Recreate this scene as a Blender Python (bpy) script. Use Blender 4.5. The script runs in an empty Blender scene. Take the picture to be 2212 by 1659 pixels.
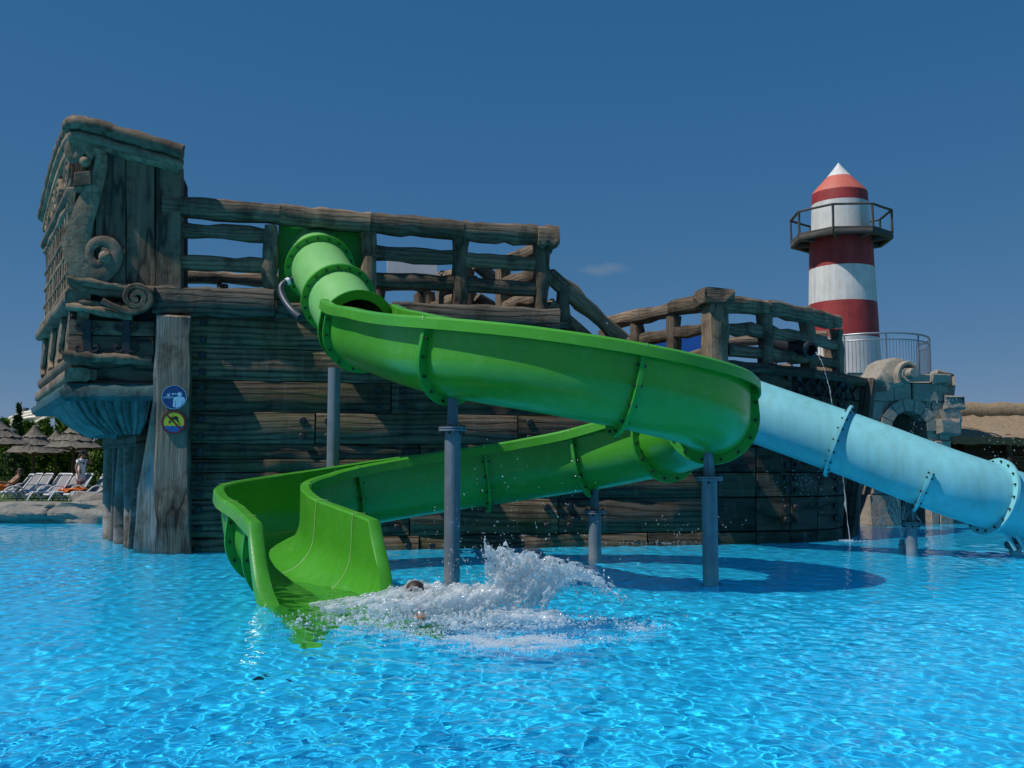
import bpy, bmesh, math, random
import numpy as np
from mathutils import Vector, Matrix

# ------------------------------------------------------------------ camera, sky, sun, exposure
sc = bpy.context.scene
R = math.radians
CAM_H = 1.35
cam = bpy.data.cameras.new('camera'); cam_ob = bpy.data.objects.new('camera', cam); sc.collection.objects.link(cam_ob)
cam.lens = 35; cam.sensor_width = 36; cam.clip_start = 0.05; cam.clip_end = 5000
FPX = 2211 * 35 / 36; CX, CY, HOR = 1105.5, 829.5, 1020.0
PITCH = math.atan((HOR - CY) / FPX)
cam_ob.location = (0, 0, CAM_H); cam_ob.rotation_euler = (R(90) + PITCH, 0, 0)
sc.camera = cam_ob

SUN_AZ = (-0.915, -0.40); SUN_EL = R(56)
world = bpy.data.worlds.new('World'); sc.world = world; world.use_nodes = True
wn = world.node_tree; bg = wn.nodes['Background']
sky = wn.nodes.new('ShaderNodeTexSky'); sky.sky_type = 'NISHITA'; sky.sun_disc = False
sky.sun_elevation = SUN_EL; sky.sun_rotation = math.atan2(*SUN_AZ)
sky.altitude = 2000; sky.air_density = 0.7; sky.dust_density = 0.0; sky.ozone_density = 3.0
# deep clear blue: the same even grade over the whole dome
sep = wn.nodes.new('ShaderNodeSeparateColor'); hs = wn.nodes.new('ShaderNodeCombineColor'); wn.links.new(sky.outputs[0], sep.inputs[0])
for ch, (gam, gain) in enumerate(((1.05, .95), (.50, 2.42), (.31, 4.70))):
    pw = wn.nodes.new('ShaderNodeMath'); pw.operation = 'POWER'; pw.inputs[1].default_value = gam
    ml = wn.nodes.new('ShaderNodeMath'); ml.operation = 'MULTIPLY'; ml.inputs[1].default_value = gain
    wn.links.new(sep.outputs[ch], pw.inputs[0]); wn.links.new(pw.outputs[0], ml.inputs[0]); wn.links.new(ml.outputs[0], hs.inputs[ch])
bg.inputs[1].default_value = 0.053
# one faint low cloud far out in the sky
tc = wn.nodes.new('ShaderNodeTexCoord')
def cloud_nodes():
    d = Vector(((1300 - CX) / FPX, math.cos(PITCH) - (CY - 581) / FPX * math.sin(PITCH), math.sin(PITCH) + (CY - 581) / FPX * math.cos(PITCH))).normalized()
    mp = wn.nodes.new('ShaderNodeMapping'); mp.vector_type = 'POINT'
    sub = wn.nodes.new('ShaderNodeVectorMath'); sub.operation = 'SUBTRACT'; sub.inputs[1].default_value = d
    wn.links.new(tc.outputs['Generated'], sub.inputs[0])
    mul = wn.nodes.new('ShaderNodeVectorMath'); mul.operation = 'MULTIPLY'; mul.inputs[1].default_value = (34, 0, 150)
    wn.links.new(sub.outputs[0], mul.inputs[0])
    ns = wn.nodes.new('ShaderNodeTexNoise'); ns.inputs['Scale'].default_value = 45; ns.inputs['Detail'].default_value = 5
    wn.links.new(tc.outputs['Generated'], ns.inputs['Vector'])
    ad = wn.nodes.new('ShaderNodeVectorMath'); ad.operation = 'MULTIPLY_ADD'
    ad.inputs[1].default_value = (1.5, 1.5, 1.5); wn.links.new(ns.outputs['Color'], ad.inputs[0]); wn.links.new(mul.outputs[0], ad.inputs[2])
    s2 = wn.nodes.new('ShaderNodeVectorMath'); s2.operation = 'SUBTRACT'; s2.inputs[1].default_value = (.75, .75, .75)
    wn.links.new(ad.outputs[0], s2.inputs[0])
    ln = wn.nodes.new('ShaderNodeVectorMath'); ln.operation = 'LENGTH'; wn.links.new(s2.outputs[0], ln.inputs[0])
    mr = wn.nodes.new('ShaderNodeMapRange'); mr.inputs['From Min'].default_value = 1.0; mr.inputs['From Max'].default_value = 0.2
    mr.inputs['To Min'].default_value = 0; mr.inputs['To Max'].default_value = 0.38
    wn.links.new(ln.outputs['Value'], mr.inputs['Value'])
    mx = wn.nodes.new('ShaderNodeMix'); mx.data_type = 'RGBA'; mx.inputs[7].default_value = (4.4, 5.6, 7.2, 1)
    wn.links.new(mr.outputs[0], mx.inputs[0]); wn.links.new(hs.outputs[0], mx.inputs[6])
    wn.links.new(mx.outputs[2], bg.inputs[0])
cloud_nodes()

SUN_DIR = Vector((SUN_AZ[0] * math.cos(SUN_EL), SUN_AZ[1] * math.cos(SUN_EL), math.sin(SUN_EL))).normalized()
sunl = bpy.data.lights.new('sun', 'SUN'); sunl.energy = 4.4; sunl.angle = R(0.5); sunl.color = (1.0, 0.95, 0.88)
sun = bpy.data.objects.new('sun', sunl); sc.collection.objects.link(sun)
sun.rotation_euler = SUN_DIR.to_track_quat('Z', 'Y').to_euler(); sun.location = (-20, -10, 40)
sunl.cycles.is_caustics_light = True
sc.view_settings.view_transform = 'Standard'; sc.view_settings.look = 'None'
sc.view_settings.exposure = -0.25; sc.view_settings.gamma = 1.0
sc.view_settings.use_curve_mapping = False
sc.render.engine = 'CYCLES'
sc.cycles.use_denoising = True
sc.cycles.max_bounces = 8; sc.cycles.transmission_bounces = 8; sc.cycles.glossy_bounces = 3; sc.cycles.diffuse_bounces = 3
sc.cycles.transparent_max_bounces = 24

# ------------------------------------------------------------------ helpers
COL = sc.collection
rnd = random.Random(7)
rng = np.random.default_rng(11)
WM = {}

def P(x, y, Y):
    """point at world depth Y seen at picture point (x, y) of a 2211-wide picture"""
    u = (x - CX) / FPX; v = -(y - CY) / FPX
    d = Vector((u, math.cos(PITCH) - v * math.sin(PITCH), math.sin(PITCH) + v * math.cos(PITCH)))
    t = Y / d.y
    return Vector((d.x * t, Y, CAM_H + d.z * t))

def put(name, data, parent=None, M=None):
    o = bpy.data.objects.new(name, data); COL.objects.link(o)
    M = M or Matrix.Identity(4)
    if parent is not None:
        o.parent = parent
        o.matrix_basis = WM[parent.name].inverted() @ M
    else:
        o.matrix_basis = M
    WM[o.name] = M
    return o

def empty(name, loc, parent=None):
    o = put(name, None, parent, Matrix.Translation(Vector(loc))); o.empty_display_size = .2
    return o

def tag(o, label=None, cat=None, group=None, kind=None):
    if label: o['label'] = label
    if cat: o['category'] = cat
    if group: o['group'] = group
    if kind: o['kind'] = kind
    return o

def mesh(verts, faces, mat, smooth=True, name='mesh'):
    me = bpy.data.meshes.new(name)
    me.from_pydata([tuple(v) for v in verts], [], faces); me.update()
    if mat: me.materials.append(mat)
    if smooth: me.shade_smooth()
    return me

def sharp(me, ang=40):
    me.shade_smooth()
    try: me.set_sharp_from_angle(angle=R(ang))
    except Exception: pass
    return me

def from_bm(bm, mat, ang=40):
    bmesh.ops.recalc_face_normals(bm, faces=bm.faces[:])
    me = bpy.data.meshes.new('mesh'); bm.to_mesh(me); bm.free(); me.materials.append(mat)
    return sharp(me, ang)

def frame(p0, p1, up=Vector((0, 0, 1))):
    p0, p1 = Vector(p0), Vector(p1)
    x = (p1 - p0).normalized()
    y = up.cross(x)
    if y.length < 1e-4: y = Vector((0, 1, 0)).cross(x)
    y.normalize(); z = x.cross(y)
    M = Matrix((x, y, z)).transposed().to_4x4(); M.translation = p0
    return M

def beam_mesh(L, w, h, mat, seg=None, noise=.015, ch=.02, seed=0, taper=0, endn=None):
    """timber along local x, w along y, h along z: chamfered section, wavering faces"""
    r = random.Random(seed)
    seg = seg or max(2, min(9, int(L / .3)))
    a, b = w / 2, h / 2; c = min(ch, a * .6, b * .6)
    sec = [(-a, -b + c), (-a + c, -b), (a - c, -b), (a, -b + c), (a, b - c), (a - c, b), (-a + c, b), (-a, b - c)]
    V, F = [], []
    off = [[r.gauss(0, noise) for _ in range(4)] for _ in range(seg + 1)]
    for i in range(seg + 1):
        t = i / seg; s = 1 - taper * t
        ya, yb, za, zb = off[i]
        for (y, z) in sec:
            V.append((L * t + (r.gauss(0, noise * .5) if i in (0, seg) else 0), y * s + (ya if y < 0 else yb) + r.gauss(0, noise * .2), z * s + (za if z < 0 else zb) + r.gauss(0, noise * .2)))
    n = 8
    for i in range(seg):
        for j in range(n):
            F.append((i * n + j, i * n + (j + 1) % n, (i + 1) * n + (j + 1) % n, (i + 1) * n + j))
    F.append(tuple(reversed(range(n)))); F.append(tuple(range(seg * n, seg * n + n)))
    me = mesh(V, [tuple(reversed(f)) for f in F], mat)
    return sharp(me, 50)

_seed = [0]
def beam(name, p0, p1, w, h, mat, parent=None, up=Vector((0, 0, 1)), **k):
    _seed[0] += 1
    M = frame(p0, p1, up)
    L = (Vector(p1) - Vector(p0)).length
    return put(name, beam_mesh(L, w, h, mat, seed=k.pop('seed', _seed[0]), **k), parent, M)

def box_mesh(sx, sy, sz, mat, bev=.01):
    bm = bmesh.new(); bmesh.ops.create_cube(bm, size=1)
    bmesh.ops.scale(bm, vec=(sx, sy, sz), verts=bm.verts)
    if bev: bmesh.ops.bevel(bm, geom=bm.edges[:], offset=bev, segments=1, affect='EDGES')
    return from_bm(bm, mat)

def cyl_mesh(r0, r1, L, mat, n=20, cap=True, z0=0):
    V, F = [], []
    for k, (r, z) in enumerate(((r0, z0), (r1, z0 + L))):
        for i in range(n):
            a = 2 * math.pi * i / n; V.append((r * math.cos(a), r * math.sin(a), z))
    for i in range(n): F.append((i, (i + 1) % n, n + (i + 1) % n, n + i))
    if cap: F.append(tuple(reversed(range(n)))); F.append(tuple(range(n, 2 * n)))
    return sharp(mesh(V, F, mat), 50)

def lathe_mesh(prof, mat, n=48, ang=35):
    V, F = [], []
    m = len(prof)
    for (r, z) in prof:
        for i in range(n):
            a = 2 * math.pi * i / n; V.append((r * math.cos(a), r * math.sin(a), z))
    for k in range(m - 1):
        for i in range(n):
            F.append((k * n + i, k * n + (i + 1) % n, (k + 1) * n + (i + 1) % n, (k + 1) * n + i))
    return sharp(mesh(V, F, mat), ang)

def tube_verts(pts, rad, n=8, V=None, F=None, cap=True):
    """round tube through pts, rad a number or list"""
    V = [] if V is None else V; F = [] if F is None else F
    pts = [Vector(p) for p in pts]
    base = len(V); prev = None
    for i, p in enumerate(pts):
        t = (pts[min(i + 1, len(pts) - 1)] - pts[max(i - 1, 0)])
        t = t.normalized() if t.length > 1e-9 else Vector((0, 0, 1))
        if prev is None:
            a = t.cross(Vector((0, 0, 1)));
            if a.length < .05: a = t.cross(Vector((1, 0, 0)))
        else:
            a = prev - t * prev.dot(t)
        a.normalize(); prev = a; b = t.cross(a)
        r = rad[i] if hasattr(rad, '__len__') else rad
        for k in range(n):
            g = 2 * math.pi * k / n
            V.append(p + a * (r * math.cos(g)) + b * (r * math.sin(g)))
    for i in range(len(pts) - 1):
        for k in range(n):
            F.append((base + i * n + k, base + i * n + (k + 1) % n, base + (i + 1) * n + (k + 1) % n, base + (i + 1) * n + k))
    if cap:
        F.append(tuple(base + k for k in reversed(range(n)))); F.append(tuple(base + (len(pts) - 1) * n + k for k in range(n)))
    return V, F

def tube(name, pts, rad, mat, parent=None, n=8, cap=True):
    o0 = Vector(pts[0])
    V, F = tube_verts([Vector(p) - o0 for p in pts], rad, n, cap=cap)
    return put(name, sharp(mesh(V, F, mat), 60), parent, Matrix.Translation(o0))

def catmull(pts, ds=.08):
    pts = [np.array(p, float) for p in pts]
    ext = [2 * pts[0] - pts[1]] + pts + [2 * pts[-1] - pts[-2]]
    out = []
    for i in range(1, len(ext) - 2):
        p0, p1, p2, p3 = ext[i - 1:i + 3]
        def tj(t, a, b): return t + np.linalg.norm(b - a) ** .5 + 1e-9
        t0 = 0; t1 = tj(t0, p0, p1); t2 = tj(t1, p1, p2); t3 = tj(t2, p2, p3)
        for t in np.linspace(t1, t2, 30, endpoint=False):
            a1 = (t1 - t) / (t1 - t0) * p0 + (t - t0) / (t1 - t0) * p1
            a2 = (t2 - t) / (t2 - t1) * p1 + (t - t1) / (t2 - t1) * p2
            a3 = (t3 - t) / (t3 - t2) * p2 + (t - t2) / (t3 - t2) * p3
            b1 = (t2 - t) / (t2 - t0) * a1 + (t - t0) / (t2 - t0) * a2
            b2 = (t3 - t) / (t3 - t1) * a2 + (t - t1) / (t3 - t1) * a3
            out.append((t2 - t) / (t2 - t1) * b1 + (t - t1) / (t2 - t1) * b2)
    out.append(pts[-1]); out = np.array(out)
    s = np.concatenate([[0], np.cumsum(np.linalg.norm(np.diff(out, axis=0), axis=1))])
    n = max(2, int(s[-1] / ds)); ss = np.linspace(0, s[-1], n + 1)
    return np.stack([np.interp(ss, s, out[:, k]) for k in range(out.shape[1])], 1), ss

# ------------------------------------------------------------------ materials
def new_mat(name):
    m = bpy.data.materials.new(name); m.use_nodes = True
    nt = m.node_tree; b = nt.nodes['Principled BSDF']
    return m, nt, b
def N(nt, t, **k):
    n = nt.nodes.new(t)
    for a, v in k.items():
        if a in n.inputs: n.inputs[a].default_value = v
        else: setattr(n, a, v)
    return n
def ramp(nt, stops, src):
    r = nt.nodes.new('ShaderNodeValToRGB'); nt.links.new(src, r.inputs[0])
    el = r.color_ramp.elements
    while len(el) < len(stops): el.new(.5)
    for e, (p, c) in zip(el, stops): e.position = p; e.color = (*c, 1) if len(c) == 3 else c
    return r.outputs[0]
def mixc(nt, fac, a, b, mode='MIX'):
    m = nt.nodes.new('ShaderNodeMix'); m.data_type = 'RGBA'; m.blend_type = mode
    for i, v in ((0, fac), (6, a), (7, b)):
        if hasattr(v, 'default_value'): nt.links.new(v, m.inputs[i])
        else: m.inputs[i].default_value = v if i == 0 else (*v, 1)
    return m.outputs[2]
def coords(nt, scale=(1, 1, 1), rand=True, kind='Object'):
    t = nt.nodes.new('ShaderNodeTexCoord'); v = t.outputs[kind]
    if rand:
        oi = nt.nodes.new('ShaderNodeObjectInfo')
        vm = N(nt, 'ShaderNodeVectorMath', operation='SCALE'); vm.inputs[0].default_value = (31, 17, 23)
        nt.links.new(oi.outputs['Random'], vm.inputs['Scale'])
        ad = N(nt, 'ShaderNodeVectorMath', operation='ADD'); nt.links.new(v, ad.inputs[0]); nt.links.new(vm.outputs[0], ad.inputs[1]); v = ad.outputs[0]
    mp = nt.nodes.new('ShaderNodeMapping'); mp.inputs['Scale'].default_value = scale; nt.links.new(v, mp.inputs[0])
    return mp.outputs[0]
def noise(nt, vec, scale, detail=4, rough=.55, dist=0):
    n = nt.nodes.new('ShaderNodeTexNoise'); n.inputs['Scale'].default_value = scale; n.inputs['Detail'].default_value = detail
    n.inputs['Roughness'].default_value = rough; n.inputs['Distortion'].default_value = dist
    nt.links.new(vec, n.inputs['Vector']); return n
def bump(nt, b, height, strength, dist, prev=None):
    n = nt.nodes.new('ShaderNodeBump'); n.inputs['Strength'].default_value = strength; n.inputs['Distance'].default_value = dist
    nt.links.new(height, n.inputs['Height'])
    if prev is not None: nt.links.new(prev, n.inputs['Normal'])
    if b is not None: nt.links.new(n.outputs[0], b.inputs['Normal'])
    return n.outputs[0]

def wood_mat(name, dark, mid, light, algae=0.0, tint=(.10, .13, .15), bumpd=.03, grain=1.0, white=0.0, wave=1.0, iso=False):
    """cast concrete carved and painted as weathered timber; grain runs along local x"""
    m, nt, b = new_mat(name)
    v = coords(nt, (.16, 1, 1))
    # sinuous grain: bands bent by low noise
    w = nt.nodes.new('ShaderNodeTexWave'); w.wave_type = 'BANDS'; w.bands_direction = 'Z'; w.wave_profile = 'SIN'
    w.inputs['Scale'].default_value = 2.6 * grain; w.inputs['Distortion'].default_value = 11.0; w.inputs['Detail'].default_value = 3.0
    w.inputs['Detail Scale'].default_value = .75; w.inputs['Detail Roughness'].default_value = .55
    nt.links.new(v, w.inputs['Vector'])
    v2 = coords(nt, (4, 4, 4) if iso else (.45, 9, 9))
    fine = noise(nt, v2, 2.6, 6, .62, .4)
    v3 = coords(nt, (1, 1, 1))
    blot = noise(nt, v3, 1.3, 4, .6)
    blot2 = noise(nt, v3, 3.1, 4, .6)
    c = ramp(nt, [(.22, dark), (.5, mid), (.78, light)], fine.outputs['Fac'])
    c = mixc(nt, ramp(nt, [(.42, (0, 0, 0)), (.62, (1, 1, 1))], blot.outputs['Fac']), c, tuple(x * .9 for x in tint), 'MIX') if tint else c
    c2 = mixc(nt, .35 * wave, c, ramp(nt, [(0, dark), (.12, tuple(x * .8 for x in mid)), (1, light)], w.outputs['Fac']), 'MIX')
    crack = ramp(nt, [(0, (.3, .3, .3)), (.06, (1, 1, 1))], w.outputs['Fac'])
    c2 = mixc(nt, .8 * wave, c2, crack, 'MULTIPLY')
    oi = nt.nodes.new('ShaderNodeObjectInfo')
    c2 = mixc(nt, 1.0, c2, ramp(nt, [(0, (.60, .58, .56)), (.5, (1, 1, 1)), (1, (1.35, 1.25, 1.12))], oi.outputs['Random']), 'MULTIPLY')
    st = noise(nt, coords(nt, (.9, 1, .55)), 1.7, 6, .7)
    c2 = mixc(nt, 1.0, c2, ramp(nt, [(.36, (.40, .37, .36)), (.52, (1, 1, 1))], st.outputs['Fac']), 'MULTIPLY')
    if algae:
        dr = noise(nt, coords(nt, (3.2, 1, .30)), 1.5, 5, .7)
        c2 = mixc(nt, ramp(nt, [(.58, (0, 0, 0)), (.70, (.5, .5, .5))], dr.outputs['Fac']), c2, (.21, .195, .17))
        va = coords(nt, (.6, 1, 1.6))
        al = noise(nt, va, 1.1, 5, .65)
        c2 = mixc(nt, ramp(nt, [(.46, (0, 0, 0)), (.66, (algae, algae, algae))], al.outputs['Fac']), c2, (.11, .10, .025))
    if white:
        wv = noise(nt, coords(nt, (.35, 1, 1)), 1.4, 4, .6)
        c2 = mixc(nt, ramp(nt, [(.52, (0, 0, 0)), (.64, (white, white, white))], wv.outputs['Fac']), c2, (.42, .43, .44))
    nt.links.new(c2, b.inputs['Base Color'])
    b.inputs['Roughness'].default_value = .78; b.inputs['Specular IOR Level'].default_value = .3
    wr = ramp(nt, [(0, (0, 0, 0)), (.16, (.8, .8, .8)), (1, (1, 1, 1))], w.outputs['Fac'])
    n1 = bump(nt, None, wr, .45 * wave, bumpd * .5)
    n2 = bump(nt, None, fine.outputs['Fac'], .75, bumpd * .9, n1)
    bump(nt, b, blot2.outputs['Fac'], .3, bumpd * 1.3, n2)
    return m

def plain_mat(name, col, rough=.5, var=.12, scale=6, bumpd=0.0, metal=0, spec=.5, coat=0, rand=True, streak=0, scum=None):
    m, nt, b = new_mat(name)
    v = coords(nt, rand=rand)
    n = noise(nt, v, scale, 5, .6)
    lo = tuple(c * (1 - var) for c in col); hi = tuple(min(1, c * (1 + var)) for c in col)
    base = ramp(nt, [(.3, lo), (.7, hi)], n.outputs['Fac'])
    if streak:      # thin rain streaks and stains running down
        sn = noise(nt, coords(nt, (7, 7, .35), rand=rand), 1.0, 5, .65); sn2 = noise(nt, coords(nt, (1, 1, .5), rand=rand), 1.3, 4, .6)
        k = 1 - streak
        base = mixc(nt, 1.0, base, ramp(nt, [(.34, (k, k * .97, k * .92)), (.56, (1, 1, 1))], sn.outputs['Fac']), 'MULTIPLY')
        base = mixc(nt, 1.0, base, ramp(nt, [(.36, (1 - streak * .7,) * 3), (.60, (1, 1, 1))], sn2.outputs['Fac']), 'MULTIPLY')
    if scum:        # ragged lime line left by the water on a post (local z measured from the pool floor)
        tcz = nt.nodes.new('ShaderNodeTexCoord'); sx = nt.nodes.new('ShaderNodeSeparateXYZ'); nt.links.new(tcz.outputs['Object'], sx.inputs[0])
        ad = N(nt, 'ShaderNodeMath', operation='MULTIPLY_ADD'); ad.inputs[1].default_value = .28; nt.links.new(noise(nt, coords(nt, (1, 1, .3)), 9, 4, .6).outputs['Fac'], ad.inputs[0]); nt.links.new(sx.outputs['Z'], ad.inputs[2])
        base = mixc(nt, ramp(nt, [(.0, (.4, .4, .4)), (.80, (.4, .4, .4)), (.92, (0, 0, 0))], ad.outputs[0]), base, scum)
    nt.links.new(base, b.inputs['Base Color'])
    b.inputs['Roughness'].default_value = rough; b.inputs['Metallic'].default_value = metal; b.inputs['Specular IOR Level'].default_value = spec
    b.inputs['Coat Weight'].default_value = coat; b.inputs['Coat Roughness'].default_value = .08
    if bumpd:
        n3 = noise(nt, v, scale * 5, 4, .6)
        bump(nt, b, n3.outputs['Fac'], .6, bumpd)
    return m

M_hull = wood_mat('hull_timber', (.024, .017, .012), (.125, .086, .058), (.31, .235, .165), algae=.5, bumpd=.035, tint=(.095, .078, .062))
M_hulld = wood_mat('hull_timber_shaded', (.018, .015, .013), (.065, .052, .042), (.14, .115, .09), algae=.3, bumpd=.03, tint=(.068, .058, .050))  # darker copy of the hull timber: shade at the right put into colour
M_rail = wood_mat('rail_timber', (.06, .045, .032), (.20, .15, .105), (.40, .325, .24), bumpd=.03, grain=1.6, wave=.6, tint=(.17, .135, .10))
M_beam = wood_mat('beam_timber', (.035, .030, .025), (.13, .105, .082), (.26, .22, .17), bumpd=.03, tint=(.14, .12, .10))
M_carve = wood_mat('carved_timber', (.05, .036, .025), (.25, .185, .125), (.42, .34, .25), bumpd=.02, grain=.8, tint=(.22, .17, .125), wave=0, iso=True)
M_stern = wood_mat('stern_timber', (.03, .021, .015), (.16, .10, .064), (.30, .22, .155), bumpd=.022, grain=.8, tint=(.13, .105, .085))
M_teal = wood_mat('teal_painted_timber', (.035, .06, .06), (.07, .155, .16), (.13, .25, .26), bumpd=.018, tint=(.08, .17, .18), grain=.7, wave=0, iso=True)
M_pillar = wood_mat('pillar_timber', (.04, .032, .026), (.16, .13, .10), (.31, .265, .21), bumpd=.035, tint=(.19, .165, .14), white=.5)
M_rootw = wood_mat('weathered_root', (.06, .05, .042), (.17, .145, .12), (.29, .255, .21), bumpd=.03, tint=(.17, .15, .13), white=.5, wave=0, iso=True)
M_rootpale = wood_mat('limescaled_root', (.10, .08, .06), (.26, .21, .16), (.44, .40, .35), bumpd=.03, tint=(.30, .30, .30), white=.95, wave=.5)
M_iron = plain_mat('black_iron', (.02, .021, .024), .5, .3, 8, .006)
M_dark = plain_mat('dark_core_and_shade', (.012, .011, .010), .9, .2, 4)  # near-black: hidden cores, and shade painted into recesses, grooves and openings

def green_mat():
    m, nt, b = new_mat('green_fibreglass')
    v = coords(nt, rand=False)
    n = noise(nt, v, 1.1, 3, .5); n2 = noise(nt, v, 40, 3, .5); n3 = noise(nt, v, 7, 5, .6)
    c = ramp(nt, [(.3, (.055, .30, .018)), (.7, (.076, .365, .026))], n.outputs['Fac'])
    c = mixc(nt, ramp(nt, [(.50, (0, 0, 0)), (.75, (.35, .35, .35))], n3.outputs['Fac']), c, (.13, .42, .10))
    sc2 = noise(nt, coords(nt, (1.2, 1.2, 9), rand=False), 2.2, 5, .7)
    c = mixc(nt, ramp(nt, [(.60, (0, 0, 0)), (.72, (.4, .4, .4))], sc2.outputs['Fac']), c, (.17, .40, .15))
    nt.links.new(c, b.inputs['Base Color'])
    b.inputs['Roughness'].default_value = .33; b.inputs['Specular IOR Level'].default_value = .45
    b.inputs['Coat Weight'].default_value = .25; b.inputs['Coat Roughness'].default_value = .12
    bump(nt, b, n2.outputs['Fac'], .25, .006)
    return m
M_green = green_mat()
M_green_tube = plain_mat('sun_faded_green_fibreglass', (.20, .50, .15), .42, .10, 1.5, .003, spec=.45, coat=.15, rand=False)
M_green_rough = plain_mat('green_moulded_outside', (.04, .31, .035), .5, .12, 3, .006, spec=.4, rand=False)
M_blue = plain_mat('pale_blue_fibreglass', (.22, .57, .63), .42, .09, 1.2, .006, spec=.4, coat=.12, rand=False, streak=.10)
M_seam = plain_mat('white_sealant', (.42, .62, .32), .6, .1)
M_steel = plain_mat('galvanised_grey_steel', (.20, .235, .28), .5, .2, 5, .002, metal=.25, streak=.25)
M_postsurf = plain_mat('grey_painted_post', (.20, .235, .28), .5, .16, 5, .002, metal=.2, streak=.25, scum=(.40, .40, .38))
M_bolt = plain_mat('dark_bolt', (.02, .022, .022), .4, .2)
M_white = plain_mat('white_paint', (.72, .72, .71), .6, .08, 3, .004, streak=.16)
M_red = plain_mat('red_paint', (.38, .04, .04), .6, .16, 2.5, .004, streak=.2)
M_salmon = plain_mat('faded_red_paint', (.58, .14, .10), .6, .10, 2.5, .004)
M_balcony = plain_mat('grey_weathered_timber', (.075, .068, .06), .75, .25, 6, .004)
M_rail_steel = plain_mat('brushed_steel', (.32, .35, .38), .38, .1, 6, metal=.7)
M_board_white = plain_mat('pale_grey_sheet', (.80, .82, .84), .5, .05)
M_board_blue = plain_mat('blue_sheet', (.025, .15, .60), .4, .08)
M_grass = plain_mat('lawn', (.055, .10, .018), .9, .5, 9, .02, rand=False)

def stone_mat(name, a, bb, c, d=.03):
    m, nt, b = new_mat(name)
    v = coords(nt)
    n = noise(nt, v, 1.6, 6, .62); n2 = noise(nt, v, 9, 6, .65); n3 = noise(nt, v, .7, 3, .5)
    col = ramp(nt, [(.25, a), (.5, bb), (.75, c)], n.outputs['Fac'])
    col = mixc(nt, .5, col, ramp(nt, [(.3, tuple(x * .6 for x in bb)), (.7, c)], n2.outputs['Fac']))
    oi = nt.nodes.new('ShaderNodeObjectInfo')
    col = mixc(nt, .3, col, ramp(nt, [(0, (.68, .66, .62)), (.5, (1, .97, .93)), (1, (1.1, 1.05, .98))], oi.outputs['Random']), 'MULTIPLY')
    nt.links.new(col, b.inputs['Base Color']); b.inputs['Roughness'].default_value = .85
    k = bump(nt, None, n.outputs['Fac'], .6, d * 1.5)
    bump(nt, b, n2.outputs['Fac'], .7, d, k)
    return m
M_stone = stone_mat('tan_grey_stone', (.19, .168, .138), (.31, .275, .228), (.42, .38, .315))
M_rock = stone_mat('bank_rock', (.12, .115, .105), (.26, .24, .21), (.38, .355, .31), .06)

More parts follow.
